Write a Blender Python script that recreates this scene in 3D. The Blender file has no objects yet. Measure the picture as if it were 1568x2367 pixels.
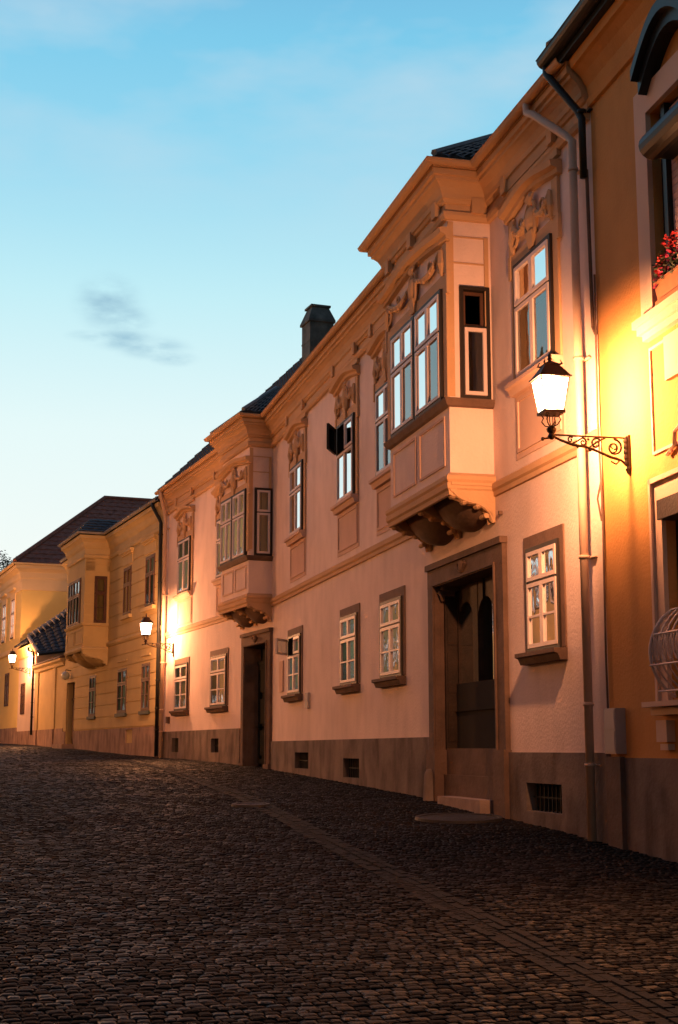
import bpy, math, random
from mathutils import Matrix, Vector
R = math.radians
random.seed(7)
sc = bpy.context.scene
col = sc.collection

# ------------------------------------------------------------------ camera
EYE = 1.65
F = 3269.0 / 2367.0
PITCH = math.atan(548 / 3269.0)
cam = bpy.data.cameras.new('camera'); cam_o = bpy.data.objects.new('camera', cam); col.objects.link(cam_o)
cam.sensor_fit = 'VERTICAL'; cam.sensor_height = 36.0; cam.sensor_width = 24.0; cam.lens = 36.0 * F
cam.clip_start = 0.1; cam.clip_end = 3000
cam_o.location = (0, 0, EYE); cam_o.rotation_euler = (math.pi / 2 + PITCH, 0, 0)
sc.camera = cam_o

# ------------------------------------------------------------------ world: dusk sky
def nn(t, kind, **kw):
    n = t.nodes.new(kind)
    for k, v in kw.items(): setattr(n, k, v)
    return n
W = bpy.data.worlds.new('World'); sc.world = W; W.use_nodes = True
t = W.node_tree; t.nodes.clear(); L = t.links.new
out = nn(t, 'ShaderNodeOutputWorld'); bg = nn(t, 'ShaderNodeBackground'); bg.inputs[1].default_value = 1.0
tc = nn(t, 'ShaderNodeTexCoord'); sep = nn(t, 'ShaderNodeSeparateXYZ'); L(tc.outputs['Generated'], sep.inputs[0])
rmp = nn(t, 'ShaderNodeValToRGB'); L(sep.outputs[2], rmp.inputs[0])
def lin(r, g, b):
    f = lambda c: (c / 255 / 12.92) if c / 255 <= .04045 else ((c / 255 + .055) / 1.055) ** 2.4
    return (f(r), f(g), f(b), 1)
stops = [(0.0, lin(242, 241, 234)), (0.13, lin(236, 245, 243)), (0.22, lin(224, 244, 245)), (0.31, lin(190, 234, 243)),
         (0.39, lin(148, 214, 238)), (0.47, lin(120, 199, 232)), (0.62, lin(88, 128, 190)), (1.0, lin(52, 70, 130))]
el = rmp.color_ramp.elements
el[0].position, el[0].color = stops[0]; el[1].position, el[1].color = stops[-1]
for p, c in stops[1:-1]:
    e = el.new(p); e.color = c
# thin clouds
mp = nn(t, 'ShaderNodeMapping'); mp.inputs['Scale'].default_value = (1.6, 1.0, 4.2); mp.inputs['Location'].default_value = (3.1, .4, 1.7)
L(tc.outputs['Generated'], mp.inputs[0])
nz = nn(t, 'ShaderNodeTexNoise'); nz.inputs['Scale'].default_value = 2.3; nz.inputs['Detail'].default_value = 5; nz.inputs['Roughness'].default_value = .55
L(mp.outputs[0], nz.inputs[0])
cr = nn(t, 'ShaderNodeMapRange'); cr.inputs[1].default_value = .43; cr.inputs[2].default_value = .68; cr.inputs[3].default_value = 0; cr.inputs[4].default_value = .8
L(nz.outputs[0], cr.inputs[0])
em = nn(t, 'ShaderNodeMapRange'); em.inputs[1].default_value = .33; em.inputs[2].default_value = .46; L(sep.outputs[2], em.inputs[0])
ce = nn(t, 'ShaderNodeMath', operation='MULTIPLY'); L(cr.outputs[0], ce.inputs[0]); L(em.outputs[0], ce.inputs[1])
mx = nn(t, 'ShaderNodeMixRGB'); mx.inputs[2].default_value = lin(200, 218, 230)
L(ce.outputs[0], mx.inputs[0]); L(rmp.outputs[0], mx.inputs[1])
# one small grey cloud low on the left: soft blobs round two directions
def blob(d, rad, sq):
    m = nn(t, 'ShaderNodeMapping'); m.inputs['Location'].default_value = [-c * s for c, s in zip(d, (1, 1, sq))]; m.inputs['Scale'].default_value = (1, 1, sq)
    L(tc.outputs['Generated'], m.inputs[0])
    ln = nn(t, 'ShaderNodeVectorMath', operation='LENGTH'); L(m.outputs[0], ln.inputs[0])
    mr = nn(t, 'ShaderNodeMapRange', interpolation_type='SMOOTHSTEP'); mr.inputs[1].default_value = 0; mr.inputs[2].default_value = rad; mr.inputs[3].default_value = 1; mr.inputs[4].default_value = 0
    L(ln.outputs['Value'], mr.inputs[0]); return mr
def pdir(x, y):
    a = (x - 784) / 3269.; b = (1183.5 - y) / 3269.; c, s = math.cos(PITCH), math.sin(PITCH)
    v = Vector((a, c - b * s, s + b * c)).normalized(); return tuple(v)
prev = None
for (bx, by_, br_, bs_) in ((250, 700, .030, 1.2), (285, 735, .026, 1.8), (225, 778, .026, 4.5), (290, 785, .034, 3.2), (350, 803, .034, 3.2), (400, 828, .022, 3.0)):
    bb = blob(pdir(bx, by_), br_, bs_)
    if prev is None: prev = bb.outputs[0]
    else:
        ad = nn(t, 'ShaderNodeMath', operation='MAXIMUM'); L(prev, ad.inputs[0]); L(bb.outputs[0], ad.inputs[1]); prev = ad.outputs[0]
nz2 = nn(t, 'ShaderNodeTexNoise'); nz2.inputs['Scale'].default_value = 26; nz2.inputs['Detail'].default_value = 4; L(mp.outputs[0], nz2.inputs[0])
m2 = nn(t, 'ShaderNodeMapRange'); m2.inputs[1].default_value = .25; m2.inputs[2].default_value = .62; L(nz2.outputs[0], m2.inputs[0])
mu = nn(t, 'ShaderNodeMath', operation='MULTIPLY'); L(ad.outputs[0], mu.inputs[0]); L(m2.outputs[0], mu.inputs[1])
mu2 = nn(t, 'ShaderNodeMath', operation='MULTIPLY'); L(mu.outputs[0], mu2.inputs[0]); mu2.inputs[1].default_value = .95
mx2 = nn(t, 'ShaderNodeMixRGB'); mx2.inputs[2].default_value = lin(150, 192, 212)
L(mu2.outputs[0], mx2.inputs[0]); L(mx.outputs[0], mx2.inputs[1])
# the physical twilight sky adds a faint share
sky = nn(t, 'ShaderNodeTexSky'); sky.sky_type = 'NISHITA'; sky.sun_disc = False; sky.sun_elevation = R(0.5); sky.sun_rotation = R(300)
sm = nn(t, 'ShaderNodeMixRGB', blend_type='ADD'); sm.inputs[0].default_value = .05
L(mx2.outputs[0], sm.inputs[1]); L(sky.outputs[0], sm.inputs[2])
# the after-glow is ahead of the camera; the sky behind is much darker
dt = nn(t, 'ShaderNodeVectorMath', operation='DOT_PRODUCT'); dt.inputs[1].default_value = (-.35, .93, 0); L(tc.outputs['Generated'], dt.inputs[0])
gl_ = nn(t, 'ShaderNodeMapRange', interpolation_type='SMOOTHSTEP'); gl_.inputs[1].default_value = -.35; gl_.inputs[2].default_value = .70; gl_.inputs[3].default_value = .34; gl_.inputs[4].default_value = 1; L(dt.outputs['Value'], gl_.inputs[0])
dk = nn(t, 'ShaderNodeVectorMath', operation='SCALE'); L(sm.outputs[0], dk.inputs[0]); L(gl_.outputs[0], dk.inputs['Scale'])
L(dk.outputs[0], bg.inputs[0]); L(bg.outputs[0], out.inputs[0])

sc.view_settings.view_transform = 'Standard'; sc.view_settings.look = 'None'
sc.view_settings.exposure = 0.0; sc.view_settings.gamma = 1
LAMP_POWER = 1200.0
LAMP_COL = (1.0, .395, .155)

# ------------------------------------------------------------------ materials
def mat(name, color, rough=.85, var=.12, scale=1.2, bump=.15, bscale=40, metal=0, streak=0, color2=None, spec=.3):
    m = bpy.data.materials.new(name); m.use_nodes = True; t = m.node_tree; L = t.links.new
    p = t.nodes['Principled BSDF']; p.inputs['Roughness'].default_value = rough; p.inputs['Metallic'].default_value = metal
    p.inputs['Specular IOR Level'].default_value = spec
    tc = nn(t, 'ShaderNodeTexCoord'); geo = tc.outputs['Object']
    n1 = nn(t, 'ShaderNodeTexNoise'); n1.inputs['Scale'].default_value = scale; n1.inputs['Detail'].default_value = 6; n1.inputs['Roughness'].default_value = .6
    L(geo, n1.inputs[0])
    r = nn(t, 'ShaderNodeMapRange'); r.inputs[1].default_value = .3; r.inputs[2].default_value = .7
    L(n1.outputs[0], r.inputs[0])
    mixn = nn(t, 'ShaderNodeMixRGB')
    c = (*color, 1)
    c2 = (*(color2 if color2 else tuple(max(0, x * (1 - 2 * var)) for x in color)), 1)
    mixn.inputs[1].default_value = c; mixn.inputs[2].default_value = c2
    L(r.outputs[0], mixn.inputs[0])
    last = mixn.outputs[0]
    if streak:
        mp = nn(t, 'ShaderNodeMapping'); mp.inputs['Scale'].default_value = (1.5, 1.5, .62); L(geo, mp.inputs[0])
        n3 = nn(t, 'ShaderNodeTexNoise'); n3.inputs['Scale'].default_value = 1.7; n3.inputs['Detail'].default_value = 5; L(mp.outputs[0], n3.inputs[0])
        r3 = nn(t, 'ShaderNodeMapRange'); r3.inputs[1].default_value = .45; r3.inputs[2].default_value = .80; r3.inputs[4].default_value = streak; L(n3.outputs[0], r3.inputs[0])
        m3 = nn(t, 'ShaderNodeMixRGB', blend_type='MULTIPLY'); m3.inputs[2].default_value = (.22, .20, .19, 1)
        L(r3.outputs[0], m3.inputs[0]); L(last, m3.inputs[1]); last = m3.outputs[0]
    L(last, p.inputs['Base Color'])
    if bump:
        n2 = nn(t, 'ShaderNodeTexNoise'); n2.inputs['Scale'].default_value = bscale; n2.inputs['Detail'].default_value = 4; L(geo, n2.inputs[0])
        b = nn(t, 'ShaderNodeBump'); b.inputs['Strength'].default_value = bump; b.inputs['Distance'].default_value = .02
        L(n2.outputs[0], b.inputs['Height']); L(b.outputs[0], p.inputs['Normal'])
    return m

M = {}
M['pink'] = mat('pink_plaster', (.80, .63, .58), .92, .09, .55, .4, 24, streak=.2)
M['trim'] = mat('ochre_stucco', (.56, .35, .20), .9, .06, 1.6, .35, 22)
M['trim_pale'] = mat('pale_pink_trim', (.64, .43, .34), .9, .08, 1.4, .2, 26)
M['plinth'] = mat('grey_plinth_render', (.24, .185, .16), .95, .25, 1.3, .5, 20, streak=.95)
M['stone'] = mat('brown_stone', (.165, .102, .076), .85, .2, 3, .45, 20)
M['stone_sur'] = mat('window_surround_stone', (.19, .118, .09), .85, .15, 2.5, .35, 20)
M['stone_light'] = mat('worn_stone_step', (.36, .26, .22), .9, .2, 3, .4, 18)
M['box'] = mat('dark_brown_paint', (.022, .016, .013), .55, .1, 3, .05)
M['white'] = mat('white_window_paint', (.66, .55, .54), .5, .05, 4, .03)
M['orange'] = mat('orange_plaster', (.58, .285, .09), .92, .09, .6, .4, 24, streak=.2)
M['orange_pale'] = mat('pale_surround', (.66, .47, .36), .9, .05, 1.4, .2, 30)
M['dark_metal'] = mat('dark_sheet_metal', (.018, .022, .024), .45, .2, 3, .05)
M['iron'] = mat('black_wrought_iron', (.03, .018, .012), .55, .2, 6, .1)
M['yellow'] = mat('yellow_plaster', (.53, .39, .18), .92, .1, .8, .2, 30)
M['yellow_trim'] = mat('cream_trim', (.56, .42, .21), .9, .1, 1.2, .2, 30)
M['yellow_plinth'] = mat('rose_grey_plinth', (.36, .24, .19), .95, .2, 1.5, .4, 24, streak=.75)
M['cream'] = mat('cream_plaster', (.72, .56, .22), .92, .05, .8, .15, 30)
M['cream_pale'] = mat('pale_cream_plaster', (.74, .58, .36), .92, .05, .8, .15, 30)
M['white_pl'] = mat('white_plaster', (.66, .54, .48), .92, .06, .8, .2, 30)
M['wood'] = mat('dark_gate_wood', (.048, .026, .016), .6, .3, 5, .3, 30)
M['greendoor'] = mat('black_green_wood', (.010, .014, .012), .7, .3, 5, .2, 30)
M['shutter'] = mat('dark_green_shutter', (.03, .045, .036), .6, .2, 5, .1)
M['brownframe'] = mat('brown_window_paint', (.10, .045, .028), .6, .2, 5, .1)
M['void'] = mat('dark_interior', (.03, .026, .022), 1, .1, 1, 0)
M['curtain'] = mat('cream_curtain', (.56, .45, .22), .9, .1, 5, .2, 60)
M['door_reflection'] = mat('amber_reflection_paint', (.85, .62, .28), .9, .15, 3, .2, 60)  # amber colour imitates the lit facade reflected in the door glass
M['blind'] = mat('pink_blind', (.55, .36, .32), .8, .06, 5, .1)
M['tile'] = mat('dark_slate_tile', (.06, .07, .085), .75, .35, 9, .4, 20)
M['tile_red'] = mat('red_brown_tile', (.30, .115, .08), .85, .25, 5, .4, 20)
M['mortar'] = mat('pale_mortar', (.34, .33, .33), .9, .2, 6, .3)
M['chim'] = mat('sooty_plaster', (.15, .165, .155), .95, .35, 2.2, .5, 14)
M['pipe_p'] = mat('ochre_pipe_paint', (.60, .43, .33), .6, .08, 3, .1)
M['cab'] = mat('pale_grey_cabinet', (.40, .34, .33), .6, .08, 4, .05)
M['leaf'] = mat('dark_leaf', (.035, .06, .03), .8, .35, 4, 0)
M['bark'] = mat('bark', (.05, .035, .025), .95, .2, 6, .4)
M['red'] = mat('red_petal', (.62, .02, .03), .7, .2, 6, 0)
M['magenta'] = mat('magenta_petal', (.50, .02, .12), .7, .2, 6, 0)
M['planter'] = mat('brown_planter', (.32, .13, .05), .6, .15, 6, .1)
M['white_iron'] = mat('white_painted_iron', (.52, .43, .42), .6, .1, 6, .1)
M['opp'] = mat('ochre_facade', (.66, .42, .15), .92, .06, .8, .2, 30)
M['globe'] = mat('milk_glass', (.62, .66, .58), .25, .1, 6, 0, spec=.6)
M['manhole'] = mat('cast_iron_cover', (.035, .030, .028), .6, .2, 12, .5, 60)

def glass(name, base=.16, gain=1.5, tint=(.8, .85, .82)):
    m = bpy.data.materials.new(name); m.use_nodes = True; t = m.node_tree; L = t.links.new; t.nodes.clear()
    o = nn(t, 'ShaderNodeOutputMaterial'); mixs = nn(t, 'ShaderNodeMixShader'); tr = nn(t, 'ShaderNodeBsdfTransparent'); gl = nn(t, 'ShaderNodeBsdfGlossy')
    tr.inputs[0].default_value = (*tint, 1); gl.inputs['Roughness'].default_value = .015; gl.inputs[0].default_value = (.85, .9, .92, 1)
    fr = nn(t, 'ShaderNodeFresnel'); fr.inputs[0].default_value = 1.52
    mm = nn(t, 'ShaderNodeMath', operation='MULTIPLY_ADD', use_clamp=True); mm.inputs[1].default_value = gain; mm.inputs[2].default_value = base
    L(fr.outputs[0], mm.inputs[0]); L(mm.outputs[0], mixs.inputs[0]); L(tr.outputs[0], mixs.inputs[1]); L(gl.outputs[0], mixs.inputs[2])
    tc = nn(t, 'ShaderNodeTexCoord'); nz = nn(t, 'ShaderNodeTexNoise'); nz.inputs['Scale'].default_value = 2.2; nz.inputs['Detail'].default_value = 1.5; L(tc.outputs['Object'], nz.inputs[0])
    b = nn(t, 'ShaderNodeBump'); b.inputs['Strength'].default_value = .05; b.inputs['Distance'].default_value = .08
    L(nz.outputs[0], b.inputs['Height']); L(b.outputs[0], gl.inputs['Normal'])
    L(mixs.outputs[0], o.inputs[0]); return m
M['glass'] = glass('window_glass', .09, 1.1)
M['glass_dark'] = glass('old_dim_glass', .02, .45, (.5, .5, .45))
def emis(name, c, s):
    m = bpy.data.materials.new(name); m.use_nodes = True; t = m.node_tree; t.nodes.clear()
    o = nn(t, 'ShaderNodeOutputMaterial'); e = nn(t, 'ShaderNodeEmission'); e.inputs[0].default_value = (*c, 1); e.inputs[1].default_value = s
    tr = nn(t, 'ShaderNodeBsdfTransparent'); a = nn(t, 'ShaderNodeAddShader')
    t.links.new(e.outputs[0], a.inputs[0]); t.links.new(tr.outputs[0], a.inputs[1]); t.links.new(a.outputs[0], o.inputs[0]); return m
M['lampglass'] = emis('lit_lantern_glass', (1, .80, .55), 9.0)

# cobbled ground
def ground_mat():
    m = bpy.data.materials.new('cobblestones'); m.use_nodes = True; t = m.node_tree; L = t.links.new
    p = t.nodes['Principled BSDF']; tc = nn(t, 'ShaderNodeTexCoord')
    mp = nn(t, 'ShaderNodeMapping'); mp.inputs['Rotation'].default_value = (0, 0, R(-14)); L(tc.outputs['Object'], mp.inputs[0])
    nw = nn(t, 'ShaderNodeTexNoise'); nw.inputs['Scale'].default_value = .9; nw.inputs['Detail'].default_value = 5; L(mp.outputs[0], nw.inputs[0])
    ws = nn(t, 'ShaderNodeVectorMath', operation='SCALE'); ws.inputs['Scale'].default_value = .5; L(nw.outputs['Color'], ws.inputs[0])
    wa = nn(t, 'ShaderNodeVectorMath', operation='ADD'); L(mp.outputs[0], wa.inputs[0]); L(ws.outputs[0], wa.inputs[1])
    vo = nn(t, 'ShaderNodeTexVoronoi', feature='DISTANCE_TO_EDGE'); vo.inputs['Scale'].default_value = 12; vo.inputs['Randomness'].default_value = .8; L(wa.outputs[0], vo.inputs['Vector'])
    vc = nn(t, 'ShaderNodeTexVoronoi'); vc.inputs['Scale'].default_value = 12; vc.inputs['Randomness'].default_value = .8; L(wa.outputs[0], vc.inputs['Vector'])
    h = nn(t, 'ShaderNodeMapRange', interpolation_type='SMOOTHSTEP'); h.inputs[1].default_value = 0; h.inputs[2].default_value = .30; L(vo.outputs['Distance'], h.inputs[0])
    sx = nn(t, 'ShaderNodeSeparateColor'); L(vc.outputs['Color'], sx.inputs[0])
    big = nn(t, 'ShaderNodeTexNoise'); big.inputs['Scale'].default_value = .9; big.inputs['Detail'].default_value = 5; L(mp.outputs[0], big.inputs[0])
    rr = nn(t, 'ShaderNodeValToRGB'); e = rr.color_ramp.elements
    e[0].position = 0; e[0].color = (.0065, .0048, .004, 1); e[1].position = 1; e[1].color = (.021, .0145, .0115, 1)
    k = e.new(.55); k.color = (.011, .008, .0065, 1)
    L(sx.outputs[0], rr.inputs[0])
    m1 = nn(t, 'ShaderNodeMixRGB', blend_type='MULTIPLY'); m1.inputs[0].default_value = .8
    br = nn(t, 'ShaderNodeMapRange'); br.inputs[1].default_value = .3; br.inputs[2].default_value = .7; br.inputs[3].default_value = .35; br.inputs[4].default_value = 1.5; L(big.outputs[0], br.inputs[0])
    L(rr.outputs[0], m1.inputs[1]); L(br.outputs[0], m1.inputs[2])
    m2 = nn(t, 'ShaderNodeMixRGB'); m2.inputs[1].default_value = (.004, .003, .0025, 1); L(h.outputs[0], m2.inputs[0]); L(m1.outputs[0], m2.inputs[2])
    L(m2.outputs[0], p.inputs['Base Color'])
    p.inputs['Roughness'].default_value = .8; p.inputs['Specular IOR Level'].default_value = .12
    # stone tops tilt and stand unevenly
    hs = nn(t, 'ShaderNodeMath', operation='MULTIPLY_ADD'); hs.inputs[1].default_value = .8; L(sx.outputs[1], hs.inputs[0]); L(h.outputs[0], hs.inputs[2])
    fn = nn(t, 'ShaderNodeTexNoise'); fn.inputs['Scale'].default_value = 34; fn.inputs['Detail'].default_value = 4; L(mp.outputs[0], fn.inputs[0])
    h3 = nn(t, 'ShaderNodeMath', operation='MULTIPLY_ADD'); h3.inputs[1].default_value = .5; L(fn.outputs[0], h3.inputs[0]); L(hs.outputs[0], h3.inputs[2])
    b = nn(t, 'ShaderNodeBump'); b.inputs['Strength'].default_value = 1; b.inputs['Distance'].default_value = .022; L(h3.outputs[0], b.inputs['Height']); L(b.outputs[0], p.inputs['Normal'])
    return m
M['ground'] = ground_mat()

# ------------------------------------------------------------------ mesh and object helpers
WM = {}
def link(name, data, Mw=Matrix(), parent=None):
    o = bpy.data.objects.new(name, data); col.objects.link(o)
    if parent is not None:
        o.parent = parent; o.matrix_basis = WM[parent.name].inverted() @ Mw
    else: o.matrix_basis = Mw
    WM[o.name] = Mw.copy()
    return o
def tag(o, label=None, cat=None, group=None, kind=None):
    for k, v in (('label', label), ('category', cat), ('group', group), ('kind', kind)):
        if v: o[k] = v
    return o
def empty(name, Mw, parent=None): return link(name, None, Mw, parent)

class MB:
    def __init__(s): s.v = []; s.f = []
    def q(s, *pts):
        n = len(s.v); s.v += [tuple(p) for p in pts]; s.f.append(tuple(range(n, n + len(pts))))
    def box(s, x0, x1, y0, y1, z0, z1):
        if x0 > x1: x0, x1 = x1, x0
        n = len(s.v); s.v += [(x, y, z) for z in (z0, z1) for y in (y0, y1) for x in (x0, x1)]
        for f in ((0, 2, 3, 1), (4, 5, 7, 6), (0, 1, 5, 4), (2, 6, 7, 3), (0, 4, 6, 2), (1, 3, 7, 5)): s.f.append(tuple(n + i for i in f))
    def hexa(s, b, t):   # bottom quad, top quad
        n = len(s.v); s.v += [tuple(p) for p in b] + [tuple(p) for p in t]; k = len(b)
        s.f.append(tuple(n + i for i in reversed(range(k)))); s.f.append(tuple(n + k + i for i in range(k)))
        for i in range(k): j = (i + 1) % k; s.f.append((n + i, n + j, n + k + j, n + k + i))
    def tube(s, pts, r, n=8, cap=True):
        P = [Vector(p) for p in pts]; rs = r if isinstance(r, (list, tuple)) else [r] * len(P); base = len(s.v)
        up = None
        for i, p in enumerate(P):
            d = (P[min(i + 1, len(P) - 1)] - P[max(i - 1, 0)]).normalized()
            if up is None: up = Vector((0, 0, 1)) if abs(d.z) < .9 else Vector((1, 0, 0))
            a = d.cross(up).normalized(); up = a.cross(d).normalized()
            for k in range(n):
                w = 2 * math.pi * k / n; s.v.append(tuple(p + (a * math.cos(w) + up * math.sin(w)) * rs[i]))
        for i in range(len(P) - 1):
            for k in range(n):
                j = (k + 1) % n; s.f.append((base + i * n + k, base + i * n + j, base + (i + 1) * n + j, base + (i + 1) * n + k))
        if cap:
            s.f.append(tuple(base + k for k in reversed(range(n)))); s.f.append(tuple(base + (len(P) - 1) * n + k for k in range(n)))
    def lathe(s, prof, c, n=12):
        base = len(s.v)
        for r, z in prof:
            for k in range(n): w = 2 * math.pi * k / n; s.v.append((c[0] + r * math.cos(w), c[1] + r * math.sin(w), c[2] + z))
        for i in range(len(prof) - 1):
            for k in range(n):
                j = (k + 1) % n; s.f.append((base + i * n + k, base + i * n + j, base + (i + 1) * n + j, base + (i + 1) * n + k))
    def ell(s, c, r, n=10, m=6):
        base = len(s.v)
        for i in range(m + 1):
            a = math.pi * i / m
            for k in range(n):
                w = 2 * math.pi * k / n
                s.v.append((c[0] + r[0] * math.sin(a) * math.cos(w), c[1] + r[1] * math.sin(a) * math.sin(w), c[2] + r[2] * math.cos(a)))
        for i in range(m):
            for k in range(n):
                j = (k + 1) % n; s.f.append((base + i * n + k, base + (i + 1) * n + k, base + (i + 1) * n + j, base + i * n + j))
    def sweep(s, prof, path, ends=True, closed=False):
        # prof: (outward w, z); path: plan points (u, w); outward = left of the travel direction
        n = len(path); np_ = len(prof); base = len(s.v); P = [Vector(p) for p in path]
        for i in range(n):
            if i == 0: d1 = d2 = (P[1] - P[0]).normalized()
            elif i == n - 1: d1 = d2 = (P[-1] - P[-2]).normalized()
            else: d1 = (P[i] - P[i - 1]).normalized(); d2 = (P[i + 1] - P[i]).normalized()
            n1 = Vector((-d1.y, d1.x)); n2 = Vector((-d2.y, d2.x)); m = (n1 + n2); m = m / max(.3, m.dot(n1))
            for w, z in prof: s.v.append((P[i].x + m.x * w, P[i].y + m.y * w, z))
        lim = np_ if closed else np_ - 1
        for i in range(n - 1):
            for k in range(lim):
                j = (k + 1) % np_; s.f.append((base + i * np_ + k, base + i * np_ + j, base + (i + 1) * np_ + j, base + (i + 1) * np_ + k))
        if ends: s.f.append(tuple(base + k for k in range(np_))); s.f.append(tuple(base + (n - 1) * np_ + k for k in reversed(range(np_))))
    def xf(s, fn, start=0): s.v[start:] = [tuple(fn(*p)) for p in s.v[start:]]
    def build(s, name, m, parent=None, Mw=Matrix(), smooth=False):
        me = bpy.data.meshes.new(name); me.from_pydata(s.v, [], s.f)
        me.materials.append(M[m]); me.validate()
        import bmesh
        b = bmesh.new(); b.from_mesh(me); bmesh.ops.recalc_face_normals(b, faces=b.faces); b.to_mesh(me); b.free()
        if smooth:
            for p in me.polygons: p.use_smooth = True
        return link(name, me, Mw, parent)

def frame(o, d):   # local x along the wall (away), y towards the street, z up
    return Matrix(((d[0], -d[1], 0, o[0]), (d[1], d[0], 0, o[1]), (0, 0, 1, 0), (0, 0, 0, 1)))
def az(a): return (math.sin(R(a)), math.cos(R(a)))
dA, dB, dY, dC = az(-13.9), az(-20.5), az(-21.5), az(-12)
oA = (2.904, 15.739); oB = (oA[0] + 18.61 * dA[0], oA[1] + 18.61 * dA[1]); oY = (oB[0] + 11.14 * dB[0], oB[1] + 11.14 * dB[1])
oC = (oA[0] - .18 * dA[0], oA[1] - .18 * dA[1])
FA, FB, FY, FC = frame(oA, dA), frame(oB, dB), frame(oY, dY), frame(oC, dC)
T = Matrix.Translation
PROF = [(-400, -16), (-60, -3), (0, 0), (8, .33), (16.2, .66), (18.6, .78), (22.2, .92), (33.8, 1.18), (37, 1.27), (39.7, 1.33), (44.6, 1.40), (48.4, 1.47), (57.6, 1.67), (66.8, 1.84), (76.4, 1.96), (110, 2.2), (500, 3)]
def gz(y):
    for (a, b), (c, d) in zip(PROF, PROF[1:]):
        if a <= y <= c: return b + (d - b) * (y - a) / (c - a)
    return 3
def gzl(Fr, u, w=0): return gz((Fr @ Vector((u, w, 0))).y)

def wall(mb, u0, u1, z0, z1, holes=(), y=0.0, bot=None):
    us = sorted({u0, u1, *[h[0] for h in holes], *[h[1] for h in holes]}); zs = sorted({z0, z1, *[h[2] for h in holes], *[h[3] for h in holes]})
    us = [u for u in us if u0 <= u <= u1]; zs = [z for z in zs if z0 <= z <= z1]
    for a, b in zip(us, us[1:]):
        for c, d in zip(zs, zs[1:]):
            mu, mz = (a + b) / 2, (c + d) / 2
            if any(h[0] < mu < h[1] and h[2] < mz < h[3] for h in holes): continue
            mb.q((a, y, c), (b, y, c), (b, y, d), (a, y, d))
def rim(mb, u0, u1, z0, z1, d, bottom=True, y=0):
    mb.q((u0, y, z0), (u0, y - d, z0), (u0, y - d, z1), (u0, y, z1)); mb.q((u1, y, z0), (u1, y, z1), (u1, y - d, z1), (u1, y - d, z0))
    mb.q((u0, y, z1), (u0, y - d, z1), (u1, y - d, z1), (u1, y, z1))
    if bottom: mb.q((u0, y, z0), (u1, y, z0), (u1, y - d, z0), (u0, y - d, z0))
def bar_frame(mb, x0, x1, y0, y1, z0, z1, t, tb=None):
    tb = tb or t
    mb.box(x0, x0 + t, y0, y1, z0, z1); mb.box(x1 - t, x1, y0, y1, z0, z1)
    mb.box(x0 + t, x1 - t, y0, y1, z0, z0 + tb); mb.box(x0 + t, x1 - t, y0, y1, z1 - tb, z1)

def curtain(w, h, open_=.35, gather=True, n=26):
    mb = MB()
    for side in (0, 1):
        rows = 8
        idx = []
        for i in range(rows + 1):
            z = h * (1 - i / rows)
            # tied back: narrow at two thirds down
            k = (1 - open_ * math.sin(min(1, i / rows * 1.15) * math.pi / 2) * (1.35 if gather else .4)) if gather else 1 - open_
            row = []
            for j in range(n + 1):
                a = j / n; x = a * w / 2 * max(.28, k); y = .018 * math.sin(a * 34 + i * .3)
                X = x if side == 0 else w - x
                row.append(len(mb.v)); mb.v.append((X, y, z))
            idx.append(row)
        for i in range(rows):
            for j in range(n): mb.f.append((idx[i][j], idx[i][j + 1], idx[i + 1][j + 1], idx[i + 1][j]))
    return mb

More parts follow.
